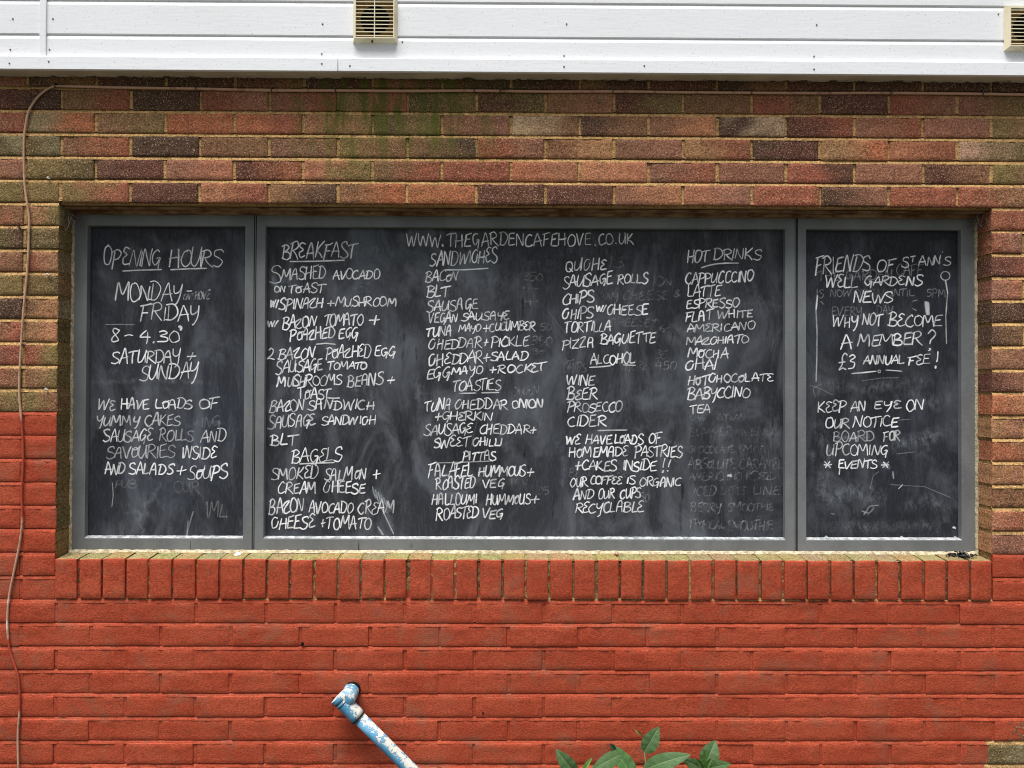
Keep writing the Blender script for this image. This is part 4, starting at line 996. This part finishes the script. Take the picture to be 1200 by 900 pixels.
# ------------------------------------------------------------------ small things on the wall and the sill
def nail(u, v, m, label, r=.0042):
    b = MB(); p = at(u, v, 0)
    b.tube([(0, .006, 0), (0, -.006, .0005), (0, -.0065, .0005), (0, -.009, .0005)], [.0018, .0018, r, r * .7], 8)
    b.tube([(.001, -.003, -.001), (.005, -.007, -.003), (.008, -.0065, -.001)], [r * .5, r * .6, r * .3], 6)
    o = b.build('wall_nail', m); o.location = p; tag(o, label, 'nail', 'nails left in the brick joints'); return o
nail(57.5, 209, M['palemetal'], 'small pale nail in the joint just above the top left window corner')
nail(23.5, 267, M['darkmetal'], 'small dark nail close beside the cable, left of the window head')
nail(57, 322, M['palemetal'], 'small white nail in the joint left of the opening hours heading')
nail(28, 404, M['darkmetal'], 'small dark nail touching the cable above the red paint')
nail(55, 456, M['palemetal'], 'small white nail in the joint just above the red paint on the left')
def lump(name, u, v, Y, size, m, label, cat, seed, flat=.5):
    b = MB(); n, k = 10, 14; p = at(u, v, Y); P = []
    for i in range(n + 1):
        th = math.pi * i / n; row = []
        for j in range(k):
            ph = 2 * math.pi * j / k; d = Vector((math.sin(th) * math.cos(ph), math.sin(th) * math.sin(ph), math.cos(th) * flat))
            row.append(d * size * (1 + .45 * nz(d.x * 2.2 + seed, d.y * 2.2, d.z * 2.2)))
        P.append(row)
    b.grid(P, closed=True); o = b.build(name, m, fix=True); o.location = p; return tag(o, label, cat)
lump('white_dropping', 278.5, 650, .05, .0125, M['white'], 'white bird dropping on the sill between the left and middle windows', 'bird dropping', 3, .55)  # bird dropping, modelled as a raised lump
lump('rust_lump', 722, 650.5, .055, .0075, M['rust'], 'small rust brown lump on the sill under the middle of the menu board', 'rust lump', 9, .7)
lump('wall_plug', 354.5, 754.5, -.0003, .0052, M['gap'], 'black plug hole in the red wall above the blue pipe', 'wall plug', 5, 1.2)
lump('wall_plug', 566, 835.5, -.0002, .0028, M['gap'], 'tiny black plug hole in the red wall right of the blue pipe', 'wall plug', 7, 1.1)
b = MB(); c = at(1126, 651.5, .045); rr = random.Random(4)
for i in range(34):
    p = Vector((rr.gauss(0, .017), rr.gauss(0, .012), abs(rr.gauss(0, .004)) + .001)); q = rr.random() * 6.28; L = rr.uniform(.01, .022)
    pts = [p, p + Vector((math.cos(q) * L * .5, math.sin(q) * L * .4, rr.uniform(0, .007))), p + Vector((math.cos(q + .7) * L, math.sin(q + .7) * L * .7, rr.uniform(-.001, .003)))]
    b.tube(smooth_path(pts, 4), [rr.uniform(.0014, .0034)] * 9, 6)
b.tube(smooth_path([(-.018, 0, .008), (-.032, -.002, .0115), (-.044, -.003, .010), (-.051, -.004, .004)], 5), .0021, 6)
o = b.build('black_scrap', M['scrap']); o.location = (c.x, c.y, SILLZ + .0035); tag(o, 'tangled black scrap lying at the right end of the window sill', 'scrap')
def cobweb(u, v, sx, label):
    b = MB(); p = at(u, v, .05); rr = random.Random(int(u))
    for i in range(22):
        a = Vector((rr.uniform(-.008, .03) * sx, rr.uniform(-.03, .03), rr.uniform(-.004, .012))); e = a + Vector((rr.uniform(-.02, .02), rr.uniform(-.02, .02), rr.uniform(-.05, -.01)))
        b.tube(smooth_path([a, a.lerp(e, .5) + Vector((rr.uniform(-.008, .008), 0, -.006)), e], 4), rr.uniform(.0004, .0012), 5)
    o = b.build('cobweb', M['web']); o.location = p; return tag(o, label, 'cobweb', 'cobwebs in the window corners')
cobweb(80, 254, 1, 'dusty cobweb in the top left corner of the window opening')
cobweb(1148, 256, -1, 'dusty cobweb in the top right corner of the window opening')
